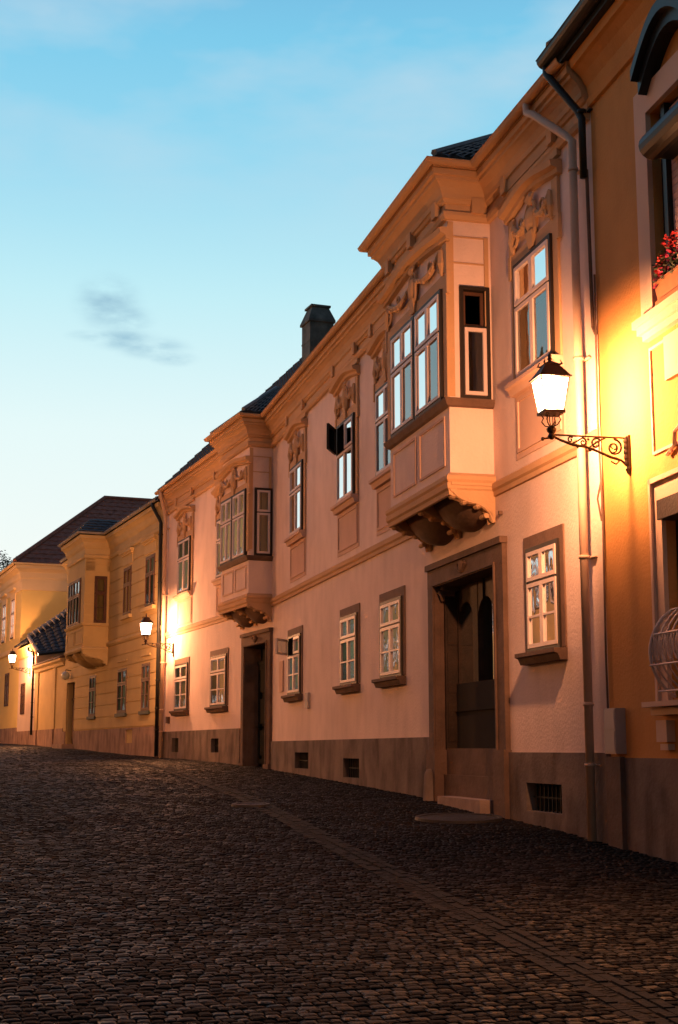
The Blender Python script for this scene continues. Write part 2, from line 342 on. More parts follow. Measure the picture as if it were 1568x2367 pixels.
def window(parent, Fr, u0, u1, z0, z1, ratio=.36, muntin=0, proud=.06, y=0, sub=True, curt=None, frame_m='box', sash_m='white', cols=2, name='window', glass_m=None,
           open_leaf=None, no_upper=False, sill=None, surround=None, upper_open=False, swung=False):
    """outer dark casing proud of the wall, white sashes, glass; local frame at lower near corner"""
    w, h = u1 - u0, z1 - z0; Mw = Fr @ T((u0, y, z0))
    m = MB(); bar_frame(m, -.012, w + .012, -.12, proud, -.012, h + .012, .05)
    zt = h * (1 - ratio)
    if ratio: m.box(.038, w - .038, -.12, proud - .012, zt - .02, zt + .02)
    win = m.build(name, frame_m, parent, Mw)
    s = MB(); g = MB(); yf = proud + .012; ins = .045
    cw = (w - 2 * ins) / cols
    rows = [(ins, zt - .015), (zt + .015, h - ins)] if ratio else [(ins, h - ins)]
    for ri, (a, b) in enumerate(rows):
        for c in range(cols):
            x0 = ins + c * cw + .002; x1 = ins + (c + 1) * cw - .002
            if no_upper and ri == 1: continue
            if open_leaf and (ri, c) in open_leaf: continue
            bar_frame(s, x0, x1, yf - .045, yf, a, b, .05)
            g.q((x0 + .045, yf - .025, a + .045), (x1 - .045, yf - .025, a + .045), (x1 - .045, yf - .025, b - .045), (x0 + .045, yf - .025, b - .045))
            if muntin and ri == 0: zz = a + (b - a) * muntin; s.box(x0 + .05, x1 - .05, yf - .042, yf - .004, zz - .014, zz + .014)
    sash = s.build('sash', sash_m, win, Mw); g.build('pane', glass_m or ('glass_dark' if sash_m == 'brownframe' else 'glass'), win, Mw)
    if curt:
        curtain(w - .1, h - .1, *curt).build('curtain', 'curtain', win, Mw @ T((.05, -.16, .05)), True)
    if sill:
        su, th, pj, sm = sill
        k = MB(); prof = [(.0, -th), (pj * .55, -th), (pj * .75, -th * .45), (pj, -th * .35), (pj, 0), (0, .0)]
        n0 = len(k.v)
        for uu in (-su, w + su): k.v += [(uu, a, b - .014) for a, b in prof]
        np_ = len(prof)
        for i in range(np_): j = (i + 1) % np_; k.f.append((n0 + i, n0 + j, n0 + np_ + j, n0 + np_ + i))
        k.f.append(tuple(n0 + i for i in range(np_))); k.f.append(tuple(n0 + np_ + i for i in reversed(range(np_))))
        k.build('sill', sm, win, Mw)
    if surround:
        sw, st, pr, sm = surround
        k = MB(); k.box(-sw, -.014, .002, pr, -.0, h + st); k.box(w + .014, w + sw, .002, pr, 0, h + st); k.box(-.014, w + .014, .002, pr, h + .014, h + st)
        k.build('surround', sm, win, Mw)
    return win, Mw, w, h

def room(parent, Fr, u0, u1, z0, z1, d0=.35, d1=3.0, pieces=None):
    m = MB(); m.q((u0, -d1, z0), (u1, -d1, z0), (u1, -d1, z1), (u0, -d1, z1)); 
    rim(m, u0, u1, z0, z1, d1 - .02, True, -.02)
    return m.build('interior', 'void', parent, Fr)

# ------------------------------------------------------------------ stucco ornament over a window (window-local coordinates)
def ornament(parent, Mw, w, h, top=.95, mname='trim'):
    m = MB(); rr = random.Random(int(w * 1000) + int(Mw[0][3] * 10))
    hw = w / 2; c = hw
    # frame band
    m.box(-.17, -.015, .002, .035, -.02, h + .20); m.box(w + .015, w + .17, .002, .035, -.02, h + .20); m.box(-.015, w + .015, .002, .035, h + .016, h + .20)
    # ears
    m.box(-.24, -.16, .002, .05, h - .12, h + .20); m.box(w + .16, w + .24, .002, .05, h - .12, h + .20)
    # segmental hood moulding
    N = 14; z0 = h + top - .30; prof = [(.002, 0), (.07, .02), (.08, .07), (.15, .10), (.17, .17), (.002, .19)]
    pts = [(-.30 + (w + .6) * i / N, .13 * math.sin(math.pi * i / N) ** 1.5) for i in range(N + 1)]
    n0 = len(m.v)
    for x, dz in pts: m.v += [(x, a, z0 + dz + b) for a, b in prof]
    k = len(prof)
    for i in range(N):
        for j in range(k): jj = (j + 1) % k; m.f.append((n0 + i * k + j, n0 + i * k + jj, n0 + (i + 1) * k + jj, n0 + (i + 1) * k + j))
    m.f.append(tuple(n0 + j for j in range(k))); m.f.append(tuple(n0 + N * k + j for j in reversed(range(k))))
    # side strips to hood and volutes
    for sx in (-1, 1):
        x = c + sx * (hw + .13)
        m.box(x - .09, x + .09, .002, .045, h + .2, z0)
        def spiral(cx, cz, r0, turns, a0, dr=1, rad=.022):
            P = []
            for i in range(18):
                f = i / 17; a = a0 + dr * turns * 2 * math.pi * f; r = r0 * (1 - .8 * f); P.append((cx + r * math.cos(a), .05, cz + r * math.sin(a)))
            m.tube(P, [rad * (1.2 - .5 * i / 17) for i in range(18)], 6)
        spiral(c + sx * (hw - .02), h + .36, .14, 1.25, math.pi / 2, sx)
        spiral(c + sx * (hw * .62), h + .50, .10, 1.1, -math.pi / 2, -sx, .018)
        # swag
        P = []
        for i in range(11):
            f = i / 10; P.append((c + sx * (.12 + f * (hw - .1)), .055, h + .52 - .16 * math.sin(math.pi * f) + .05 * f))
        m.tube(P, [.028 + .022 * math.sin(math.pi * i / 10) for i in range(11)], 6)
        for i in range(7):
            f = (i + 1) / 8; m.ell((c + sx * (.12 + f * (hw - .1)), .075, h + .52 - .16 * math.sin(math.pi * f) + rr.uniform(-.02, .02)), (.038, .03, .038), 6, 4)
        m.tube([(c + sx * (hw + .02), .05, h + .55), (c + sx * (hw + .05), .055, h + .35), (c + sx * (hw + .03), .05, h + .18)], [.045, .06, .02], 6)
    # cartouche
    m.ell((c, .04, h + .42), (.13, .09, .19), 12, 8)
    P = [(c + .17 * math.cos(a) * (1 + .15 * math.cos(3 * a)), .06, h + .42 + .25 * math.sin(a)) for a in [2 * math.pi * i / 20 for i in range(21)]]
    m.tube(P, .024, 6, False)
    for a in (-.6, -.3, 0, .3, .6):
        m.tube([(c, .05, h + .6), (c + math.sin(a) * .15, .085, h + .62 + math.cos(a) * .1), (c + math.sin(a) * .2, .06, h + .62 + math.cos(a) * .17)], [.02, .03, .012], 5)
    m.hexa([(c - .07, .0, h + .05), (c + .07, .0, h + .05), (c + .07, .07, h + .05), (c - .07, .07, h + .05)], [(c - .11, 0, h + .26), (c + .11, 0, h + .26), (c + .11, .10, h + .26), (c - .11, .10, h + .26)])
    return m.build('window_ornament', mname, parent, Mw)

def apron(parent, Mw, w, z0=-.15, z1=-.92, mname='trim_pale'):
    m = MB(); a, b = -.10, w + .10
    m.box(a - .08, b + .08, .002, .012, z1 - .08, z0)
    bar_frame(m, a, b, .012, .03, z1, z0 - .05, .05)
    return m.build('apron_panel', mname, parent, Mw)

# ================================================================== GROUND
xs = [-400, -120, -40, -20] + [-14 + i * .5 for i in range(50)] + [14, 30, 100, 400]
ys = [-400, -60, -10] + [i * .5 for i in range(0, 180)] + [95, 110, 160, 300, 500]
import mathutils
m = MB()
for y in ys:
    for x in xs:
        n = mathutils.noise.noise(Vector((x * .45, y * .45, 0))) * .018 + mathutils.noise.noise(Vector((x * 1.3, y * 1.3, 5))) * .006
        m.v.append((x, y, gz(y) + n))
nx = len(xs)
for j in range(len(ys) - 1):
    for i in range(nx - 1): m.f.append((j * nx + i, j * nx + i + 1, (j + 1) * nx + i + 1, (j + 1) * nx + i))
g = m.build('cobbled_street', 'ground', None, Matrix(), True); tag(g, 'dark worn cobblestone street sloping up along the house fronts', 'street', kind='structure')

# drainage channel: four rows of long setts
chan = [(2.1, 5.2), (1.0, 10.5), (.45, 13.2), (-1.0, 20.0), (-2.15, 25.3), (-3.9, 33.0), (-6.6, 41.5)]
def chan_at(s):
    for a, b in zip(chan, chan[1:]):
        l = math.dist(a, b)
        if s <= l: f = s / l; return (a[0] + (b[0] - a[0]) * f, a[1] + (b[1] - a[1]) * f, (b[0] - a[0]) / l, (b[1] - a[1]) / l)
        s -= l
    return None
m = MB(); rr = random.Random(3)
for k in range(4):
    s = 0
    while True:
        ln = rr.uniform(.10, .24); p = chan_at(s); q2 = chan_at(s + ln - .02)
        if not p or not q2: break
        o = (k - 1.5) * .08; zt = .012 + rr.uniform(-.004, .006) - (.012 if k == 2 else 0)
        pts = []
        for (x, y, dx, dy) in (p, q2):
            for e in (-.032, .032): pts.append((x - dy * (o + e), y + dx * (o + e)))
        A_ = [(pts[i][0], pts[i][1], gz(pts[i][1]) - .03) for i in (0, 1, 3, 2)]; B_ = [(pts[i][0], pts[i][1], gz(pts[i][1]) + zt) for i in (0, 1, 3, 2)]
        m.hexa(A_, B_); s += ln
M['sett'] = mat('channel_sett_stone', (.0078, .0055, .0043), .9, .4, 5, .5, 40)
tag(m.build('drain_channel', 'sett'), 'rows of long setts forming a shallow drain channel in the street', 'drain channel', kind='structure')

# real setts where they are near enough to be seen one by one, in slightly wavy courses across the street
def cobble_mat():
    m = bpy.data.materials.new('granite_setts'); m.use_nodes = True; t = m.node_tree; L = t.links.new; p = t.nodes['Principled BSDF']
    g_ = nn(t, 'ShaderNodeNewGeometry'); r = nn(t, 'ShaderNodeValToRGB'); e = r.color_ramp.elements
    e[0].position = 0; e[0].color = (.0042, .0031, .0025, 1); e[1].position = 1; e[1].color = (.0088, .0062, .0048, 1); k = e.new(.7); k.color = (.0056, .0040, .0031, 1); k = e.new(.9); k.color = (.0068, .0048, .0037, 1)
    L(g_.outputs['Random Per Island'], r.inputs[0]); tc = nn(t, 'ShaderNodeTexCoord')
    b = nn(t, 'ShaderNodeTexNoise'); b.inputs['Scale'].default_value = .8; b.inputs['Detail'].default_value = 5; L(tc.outputs['Object'], b.inputs[0])
    mr = nn(t, 'ShaderNodeMapRange'); mr.inputs[1].default_value = .32; mr.inputs[2].default_value = .68; mr.inputs[3].default_value = .5; mr.inputs[4].default_value = 1.7; L(b.outputs[0], mr.inputs[0])
    mm = nn(t, 'ShaderNodeMixRGB', blend_type='MULTIPLY'); mm.inputs[0].default_value = 1; L(r.outputs[0], mm.inputs[1]); L(mr.outputs[0], mm.inputs[2]); L(mm.outputs[0], p.inputs['Base Color'])
    rr_ = nn(t, 'ShaderNodeMapRange'); rr_.inputs[3].default_value = .5; rr_.inputs[4].default_value = .95; L(g_.outputs['Random Per Island'], rr_.inputs[0]); L(rr_.outputs[0], p.inputs['Roughness'])
    p.inputs['Specular IOR Level'].default_value = .10
    f = nn(t, 'ShaderNodeTexNoise'); f.inputs['Scale'].default_value = 45; f.inputs['Detail'].default_value = 3; L(tc.outputs['Object'], f.inputs[0]); bp = nn(t, 'ShaderNodeBump'); bp.inputs['Strength'].default_value = .8; bp.inputs['Distance'].default_value = .01
    L(f.outputs[0], bp.inputs['Height']); L(bp.outputs[0], p.inputs['Normal']); return m
M['cobble'] = cobble_mat()
def chan_x(y):
    for a, b in zip(chan, chan[1:]):
        if a[1] <= y <= b[1]: return a[0] + (b[0] - a[0]) * (y - a[1]) / (b[1] - a[1])
    return 99
m = MB(); rr = random.Random(21); V, Fc = m.v, m.f
sdir = dA; tdir = (dA[1], -dA[0]); s_ = 4.0; nz_ = mathutils.noise.noise
while s_ < 62:
    ln = rr.uniform(.062, .088) * (1 + max(0, s_ - 16) * .025); t_ = -11.5 + rr.uniform(0, .1)
    while t_ < (6.5 if s_ < 35 else 6.4 - (s_ - 35) * .16):
        wd = rr.uniform(.060, .105) * (1 + max(0, s_ - 16) * .025); tc_ = t_ + wd / 2; t_ += wd
        wob = .10 * nz_(Vector((tc_ * .5, s_ * .3, 0))) + .03 * nz_(Vector((tc_ * 2.5, s_, 3)))
        cs = s_ + wob; x, y = sdir[0] * cs + tdir[0] * tc_, sdir[1] * cs + tdir[1] * tc_
        if abs(x) > .262 * y + .9 or y < 6 or abs(x - chan_x(y)) < .18: continue
        if (x - 1.52) ** 2 + (y - 18.35) ** 2 < .36 or (x + 1.25) ** 2 + (y - 20.45) ** 2 < .1: continue
        a = math.atan2(sdir[1], sdir[0]) + rr.uniform(-.09, .09); ca, sa = math.cos(a), math.sin(a)
        hl, hw_ = ln / 2 - .004, wd / 2 - .004; z = gz(y) + .009 + nz_(Vector((x * .45, y * .45, 0))) * .018 + rr.uniform(-.004, .004); tx, ty = rr.uniform(-.05, .05), rr.uniform(-.05, .05); n0 = len(V)
        for f_, dz in ((1.0, -.012), (.97, -.003), (.62, .002)):
            for (p_, q_) in ((-1, -1), (1, -1), (1, 1), (-1, 1)):
                l_, w_ = p_ * hl * f_, q_ * hw_ * f_; V.append((x + ca * l_ - sa * w_, y + sa * l_ + ca * w_, z + dz + tx * l_ + ty * w_))
        for k in (0, 4):
            for i in range(4): j = (i + 1) % 4; Fc.append((n0 + k + i, n0 + k + j, n0 + k + 4 + j, n0 + k + 4 + i))
        Fc.append((n0 + 8, n0 + 9, n0 + 10, n0 + 11))
    s_ += ln
me = bpy.data.meshes.new('cobble_setts'); me.from_pydata(V, [], Fc); me.materials.append(M['cobble']); tag(link('cobble_setts', me), 'courses of small dark granite setts paving the street', 'paving', kind='structure')

def manhole(x, y, r, lab):
    Mw = T((x, y, gz(y) + .022)); e = MB(); sl = (gz(y + .5) - gz(y - .5))
    Mw = Mw @ Matrix.Rotation(math.atan(sl), 4, 'X')
    e.lathe([(0, 0)] + [(r * k / 10, .006 * (k % 2)) for k in range(1, 10)] + [(r * .96, 0), (r, 0), (r, .012), (r + .05, .014), (r + .06, -.02)], (0, 0, 0), 40)
    o = e.build('manhole_cover', 'manhole', None, Mw)
    tag(o, lab, 'manhole cover')
manhole(1.52, 18.35, .5, 'large round cast iron manhole cover near the big portal steps')
manhole(-1.25, 20.45, .22, 'small round iron cover in the street beside the drain channel')

# ================================================================== PINK HOUSE
house = tag(empty('pink_house', FA @ T((0, 0, .66))), 'two storey pink baroque house with ochre cornice and two bay windows', 'house')
BA = (18.61)  # bend
# rooms behind
GW = [(1.05, 2.08), (7.68, 8.95), (10.59, 11.81), (15.45, 16.72)]         # ground floor, segment A
UW = [(.99, 2.23), (7.86, 9.1), (10.7, 12.0), (15.22, 16.5)]               # upper floor, segment A
gz0, gz1, uz0, uz1 = 2.84, 4.13, 6.36, 7.93
Z_TOP = 9.58
# P1 portal
p0, p1, pz = 3.18, 5.80, 4.07
ventsA = [(1.10, 2.22, .90, 1.24), (10.41, 11.6, 1.13, 1.48), (14.56, 15.9, 1.24, 1.58)]
holesA = [(a, b, gz0, gz1) for a, b in GW] + [(a, b, uz0, uz1) for a, b in UW] + [(p0, p1, 0, pz), (3.3, 6.15, 6.0, 9.0)] + ventsA
m = MB(); wall(m, -.18, BA, 0, 9.62, holesA)
m.build('wall', 'pink', house, FA)
GWB = [(3.93, 5.46), (8.0, 9.5)]; UWB = [(7.87, 9.3)]; u6 = (3.55, 4.95)
bz0, bz1, cz0, cz1 = 2.78, 4.13, 6.22, 7.84
ventsB = [(4.55, 5.3, 1.56, 1.93), (8.9, 9.7, 1.56, 1.97)]
BE = 11.14
B2 = (.15, 2.56, .59)          # bay two: u0, u1, depth
B1 = (3.28, 6.2, .63)
P2 = (.35, 2.14, 4.18)
BW = Matrix(FA.inverted() @ FB)
def b2a(u, w=0):
    p = BW @ Vector((u, w, 0)); return (p.x, p.y)
holesB = [(a, b, bz0, bz1) for a, b in GWB] + [(a, b, cz0, cz1) for a, b in UWB + [u6]] + ventsB + [(B2[0] + .02, B2[1] - .02, 6.0, 9.0), (P2[0], P2[1], 0, P2[2])]
m = MB(); wall(m, 0, BE, 0, 9.62, holesB); m.build('wall', 'pink', house, FB)
# thin returns closing the house
m = MB(); m.q((-.18, -.02, 0), (-.18, -9, 0), (-.18, -9, 9.6), (-.18, -.02, 9.6)); m.q((-.1, -9, 0), (20, -9, 0), (20, -9, 9.6), (-.1, -9, 9.6)); m.build('rear_wall', 'pink', house, FA)
m = MB(); m.q((11.1, -.02, 0), (11.1, -9, 0), (11.1, -9, 9.6), (11.1, -.02, 9.6)); m.q((0, -9, 0), (11.1, -9, 0), (11.1, -9, 9.6), (0, -9, 9.6)); m.build('rear_wall', 'pink', house, FB)
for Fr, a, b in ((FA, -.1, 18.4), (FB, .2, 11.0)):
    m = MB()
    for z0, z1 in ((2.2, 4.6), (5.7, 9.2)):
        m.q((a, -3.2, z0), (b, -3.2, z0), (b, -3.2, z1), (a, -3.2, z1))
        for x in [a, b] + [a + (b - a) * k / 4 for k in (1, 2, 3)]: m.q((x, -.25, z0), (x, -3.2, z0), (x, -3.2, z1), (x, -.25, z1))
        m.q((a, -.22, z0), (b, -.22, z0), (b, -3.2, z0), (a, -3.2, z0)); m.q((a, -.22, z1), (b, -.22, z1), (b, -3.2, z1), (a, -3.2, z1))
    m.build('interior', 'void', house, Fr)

def plinth(mb, u0, u1, z, holes=(), y=.045, Fr=FA):
    wall(mb, u0, u1, -.5, z, holes, y); mb.q((u0, 0, z), (u1, 0, z), (u1, y, z), (u0, y, z))
    for x in (u0, u1): mb.q((x, 0, -.5), (x, y, -.5), (x, y, z), (x, 0, z))
    for h in holes: rim(mb, h[0], h[1], h[2], h[3], .3, True, y)
m = MB(); plinth(m, -.17, 2.85, 1.61, [ventsA[0]]); plinth(m, 6.18, BA, 1.83, ventsA[1:]); m.build('plinth', 'plinth', house, FA)
m = MB(); plinth(m, 2.62, 11.1, 2.17, ventsB); m.build('plinth', 'plinth', house, FB)
for Fr, vs in ((FA, ventsA), (FB, ventsB)):
    for v in vs:
        m = MB(); m.q((v[0], -.22, v[2]), (v[1], -.22, v[2]), (v[1], -.22, v[3]), (v[0], -.22, v[3]))
        k = int((v[1] - v[0]) / .12)
        for i in range(1, k): x = v[0] + (v[1] - v[0]) * i / k; m.box(x - .009, x + .009, -.06, -.04, v[2], v[3])
        m.box(v[0], v[1], -.065, -.045, (v[2] + v[3]) / 2 - .01, (v[2] + v[3]) / 2 + .01)
        m.build('cellar_vent', 'greendoor', house, Fr)

# ---- windows of the pink house
SILL_S = (.13, .14, .17, 'stone'); SUR_S = (.13, .17, .022, 'stone_sur')
for i, (a, b) in enumerate(GW):
    op = [(1, 1)] if i == 3 else None
    wn, Mw, w, h = window(house, FA, a, b, gz0, gz1, .33, .48, .05, sill=SILL_S, surround=SUR_S, curt=(.35, True), open_leaf=op)
    if op:   # far upper leaf swung out towards the street
        hinge = Mw @ T((w - .05, .06, 0)) @ Matrix.Rotation(R(-35), 4, 'Z')
        s = MB(); lw = (w - .09) / 2; zt = h * .67
        bar_frame(s, 0, -0 + lw, 0, .04, zt + .02, h - .05, .05)
        s.xf(lambda x, y, z: (-x, y, z)); lf = s.build('open_sash', 'white', wn, hinge)
        gq = MB(); gq.q((-.05, .02, zt + .07), (-lw + .05, .02, zt + .07), (-lw + .05, .02, h - .1), (-.05, .02, h - .1)); gq.build('open_pane', 'glass', wn, hinge)
SILL_U = (.17, .15, .16, 'trim_pale')
for i, (a, b) in enumerate(UW):
    op = [(1, 1)] if i == 2 else None
    wn, Mw, w, h = window(house, FA, a, b, uz0, uz1, .37, 0, .075, sill=SILL_U, curt=(.12, False) if i == 0 else ((.5, False) if i == 3 else None), open_leaf=op)
    ornament(wn, Mw, w, h, .98); apron(wn, Mw, w)
    if op:
        hinge = Mw @ T((w - .05, .085, 0)) @ Matrix.Rotation(R(-28), 4, 'Z')
        s = MB(); lw = (w - .09) / 2; zt = h * .63
        bar_frame(s, 0, lw, 0, .045, zt + .02, h - .05, .05); s.xf(lambda x, y, z: (-x, y, z)); s.build('open_sash', 'box', wn, hinge)
        gq = MB(); gq.q((-.05, .02, zt + .07), (-lw + .05, .02, zt + .07), (-lw + .05, .02, h - .1), (-.05, .02, h - .1)); gq.build('open_pane', 'glass', wn, hinge)
for a, b in GWB: window(house, FB, a, b, bz0, bz1, .33, .48, .05, sill=SILL_S, surround=SUR_S, curt=(.3, True))
for i, (a, b) in enumerate(UWB + [u6]):
    wn, Mw, w, h = window(house, FB, a, b, cz0, cz1, .37, 0, .075, sill=SILL_U, curt=(.12, False) if i else None)
    ornament(wn, Mw, w, h, .98); apron(wn, Mw, w)

# ---- cornice, string course, gutter follow the plan round both bays
def bay_path(x0, e, off=0):
    return [(x0, 0), (B1[0], 0), (B1[0], B1[2]), (B1[1], B1[2]), (B1[1], 0), (BA, 0), b2a(B2[0]), b2a(B2[0], B2[2]), b2a(B2[1], B2[2]), b2a(B2[1]), b2a(e)]
pth = [(-.16, 0), (B1[0], 0), (B1[0], B1[2]), (B1[1], B1[2]), (B1[1], 0), b2a(B2[0], 0), b2a(B2[0], B2[2]), b2a(B2[1], B2[2]), b2a(B2[1]), b2a(BE - .02)]
CORN = [(.002, 8.92), (.05, 8.93), (.075, 8.98), (.075, 9.03), (.03, 9.06), (.03, 9.15), (.06, 9.16), (.08, 9.20), (.10, 9.21), (.11, 9.27), (.15, 9.35), (.205, 9.41), (.235, 9.425), (.24, 9.47), (.28, 9.48), (.285, 9.56), (.002, 9.57)]
m = MB(); m.sweep(CORN, pth, closed=True)
for Fr_, ws in ((None, UW), (1, UWB + [u6])):      # frieze breaks forward above each window
    for a, b in ws:
        n0 = len(m.v); m.box(a - .28, b + .28, .002, .062, 8.86, 9.0); m.box(a - .22, b + .22, .05, .085, 9.035, 9.17)
        for k in (a - .2, b + .2): m.box(k - .08, k + .08, .06, .13, 9.02, 9.24)
        if Fr_: m.xf(lambda x, y, z: tuple(BW @ Vector((x, y, z))), n0)
for k in (B1[0] + .25, B1[1] - .25, (B1[0] + B1[1]) / 2): m.box(k - .09, k + .09, B1[2] + .04, B1[2] + .125, 9.02, 9.24)
m.box(B1[0] - .12, B1[0] - .04, .12, .30, 9.02, 9.24); 
m.build('cornice', 'trim', house, FA)
m = MB(); m.sweep([(.002, 5.02), (.03, 5.03), (.035, 5.09), (.06, 5.12), (.065, 5.19), (.002, 5.235)], pth, closed=True); m.build('string_course', 'trim', house, FA)
def gutter(path, wg, zg, r, name, mt, parent, Fr, joint=True):
    m = MB(); prof = [(wg + r * math.cos(a), zg + r * math.sin(a)) for a in [math.pi + math.pi * i / 8 for i in range(9)]]
    prof += [(wg + r + .012, zg + .004), (wg + r + .006, zg + .014)] + [(wg + (r - .01) * math.cos(a), zg + (r - .01) * math.sin(a)) for a in [2 * math.pi - math.pi * i / 8 for i in range(9)]]
    m.sweep(prof, path, closed=True); return m.build(name, mt, parent, Fr, False)
gutter(pth, .345, 9.64, .065, 'gutter', 'trim', house, FA)
gt = MB(); gt.sweep([(.21, 9.575), (.285, 9.575), (.285, 9.665), (.21, 9.7)], pth, closed=True); gt.build('eave_board', 'trim', house, FA)

# ---- tiled roofs
def tiled(mb, e0, e1, r0, r1, tw=.24, th=.33, bump=.045, seg=4):
    e0, e1, r0, r1 = map(Vector, (e0, e1, r0, r1))
    nr = max(2, int(((r0 - e0).length + (r1 - e1).length) / 2 / th)); nc = max(2, int((e1 - e0).length / tw))
    nrm = (e1 - e0).cross(r0 - e0 if (r0 - e0).length > .01 else r1 - e0).normalized()
    if nrm.z < 0: nrm = -nrm
    rr = random.Random(nc * 31 + nr)
    for i in range(nr):
        a, b = i / nr, min(1, (i + 1.12) / nr)
        c = max(1, int(nc * (1 - a) + ((r1 - r0).length / tw) * a)) if (r1 - r0).length < (e1 - e0).length * .9 else nc
        A0, A1 = e0.lerp(r0, a), e1.lerp(r1, a); B0, B1_ = e0.lerp(r0, b), e1.lerp(r1, b)
        n0 = len(mb.v); N = c * seg
        for k in range(N + 1):
            f = k / N; ph = (k % seg) / seg; hgt = bump * math.sin(math.pi * ph) + rr.uniform(0, .006)
            mb.v.append(tuple(A0.lerp(A1, f) + nrm * (hgt + .045))); mb.v.append(tuple(B0.lerp(B1_, f) + nrm * (hgt + .006))); mb.v.append(tuple(A0.lerp(A1, f) + nrm * .0))
        for k in range(N):
            j = n0 + k * 3; mb.f.append((j, j + 3, j + 4, j + 1)); mb.f.append((j, j + 2, j + 5, j + 3))
ZE, WE, TP = 9.69, .27, math.tan(R(45)); WR = -5.4
zr = ZE + (WE - WR) * TP
nA = Vector((0, 1)); nB2 = Vector(((BW @ Vector((0, 1, 0))) - (BW @ Vector((0, 0, 0))))[:2]); mit = (nA + nB2); mit /= mit.dot(nA)
me_, mr_ = (BA + mit.x * WE, mit.y * WE), (BA + mit.x * WR, mit.y * WR)
m = MB(); tiled(m, (-.2, WE, ZE), (*me_, ZE), (-.2, WR, zr), (*mr_, zr))
e_end, r_end = b2a(BE, WE), b2a(BE, WR); tiled(m, (*me_, ZE), (*e_end, ZE), (*mr_, zr), (*r_end, zr))
m.q((-.2, WR, zr), (*mr_, zr), (*mr_[:1], -11, ZE), (-.2, -11, ZE))
bk = b2a(BE, -11); m.q((*mr_, zr), (*r_end, zr), (*bk, ZE), (mr_[0], -11, ZE))
m.q((-.2, WE, ZE), (-.2, WR, zr), (-.2, -11, ZE)); m.q((*e_end, ZE), (*r_end, zr), (*bk, ZE))
# ridge tiles
m.tube([(-.2, WR, zr + .06), (*mr_, zr + .06), (*r_end, zr + .06)], .11, 8)
roof = m.build('roof', 'tile', house, FA)
def bay_roof(u0, u1, w, Fr, k=.68, name='bay_roof'):
    o = .26; a, b = u0 - o, u1 + o; wf = w + o; mid = (a + b) / 2; hh = (b - a) / 2 * k; zt_ = ZE + hh
    wb = WE - hh / TP                     # where the little ridge dies into the main roof
    wf2 = max(wb + .05, wf - (b - a) / 2 * .9)
    m = MB(); c0, c1 = (a, wf, ZE), (b, wf, ZE); top, bck = (mid, wf2, zt_), (mid, wb, zt_)
    tiled(m, (a, WE, ZE), c0, bck, top, .2, .26, .035); tiled(m, c1, (b, WE, ZE), top, bck, .2, .26, .035); tiled(m, c0, c1, top, (mid + .01, wf2, zt_), .2, .26, .035)
    r = m.build(name, 'tile', house if Fr is not FY else None, Fr)
    # pale mortar along hips and between the courses
    k2 = MB(); k2.tube([(a, wf, ZE + .09), (mid, wf2, zt_ + .1), (mid, wb, zt_ + .1)], .05, 6); k2.tube([(b, wf, ZE + .09), (mid, wf2, zt_ + .1)], .05, 6)
    n = 7
    for (P0, P1, Q0, Q1) in ((Vector((a, WE, ZE)), Vector(c0), Vector(bck), Vector(top)),):
        for i in range(1, n):
            f = i / n; s0, s1 = P0.lerp(Q0, f), P1.lerp(Q1, f); k2.tube([s0 + Vector((-.03, 0, .075)), s1 + Vector((-.03, 0, .075))], .012, 5)
        for i in range(1, 6):
            f = i / 6; s0, s1 = P0.lerp(P1, f), Q0.lerp(Q1, f); k2.tube([s0 + Vector((-.03, 0, .075)), s1 + Vector((-.03, 0, .075))], .01, 5)
    k2.build('mortar_line', 'mortar', r, Fr)
    return r
bay_roof(*B1, FA); bay_roof(*B2, FB)

# ---- chimney (sub-part of the roof)
def chimney(Fr, u, w, z0, z1, s, parent):
    m = MB(); m.box(u, u + s, w - s, w, z0, z1 - .55)
    e = .05; a = [(u - e, w + e), (u + s + e, w + e), (u + s + e, w - s - e), (u - e, w - s - e)]
    i_ = .12; b = [(u + i_, w - i_), (u + s - i_, w - i_), (u + s - i_, w - s + i_), (u + i_, w - s + i_)]
    m.hexa([(x, y, z1 - .55) for x, y in a], [(x, y, z1 - .48) for x, y in a])
    m.hexa([(x, y, z1 - .48) for x, y in a], [(x, y, z1 - .04) for x, y in b])
    m.box(u + .06, u + s - .06, w - s + .06, w - .06, z1 - .06, z1)
    m.box(u - .012, u + s + .012, w - s - .012, w + .012, z1 - 1.15, z1 - 1.10)
    return m.build('chimney', 'chim', parent, Fr)
chimney(FB, 6.0, -3.0, 12.0, 14.75, .74, roof)

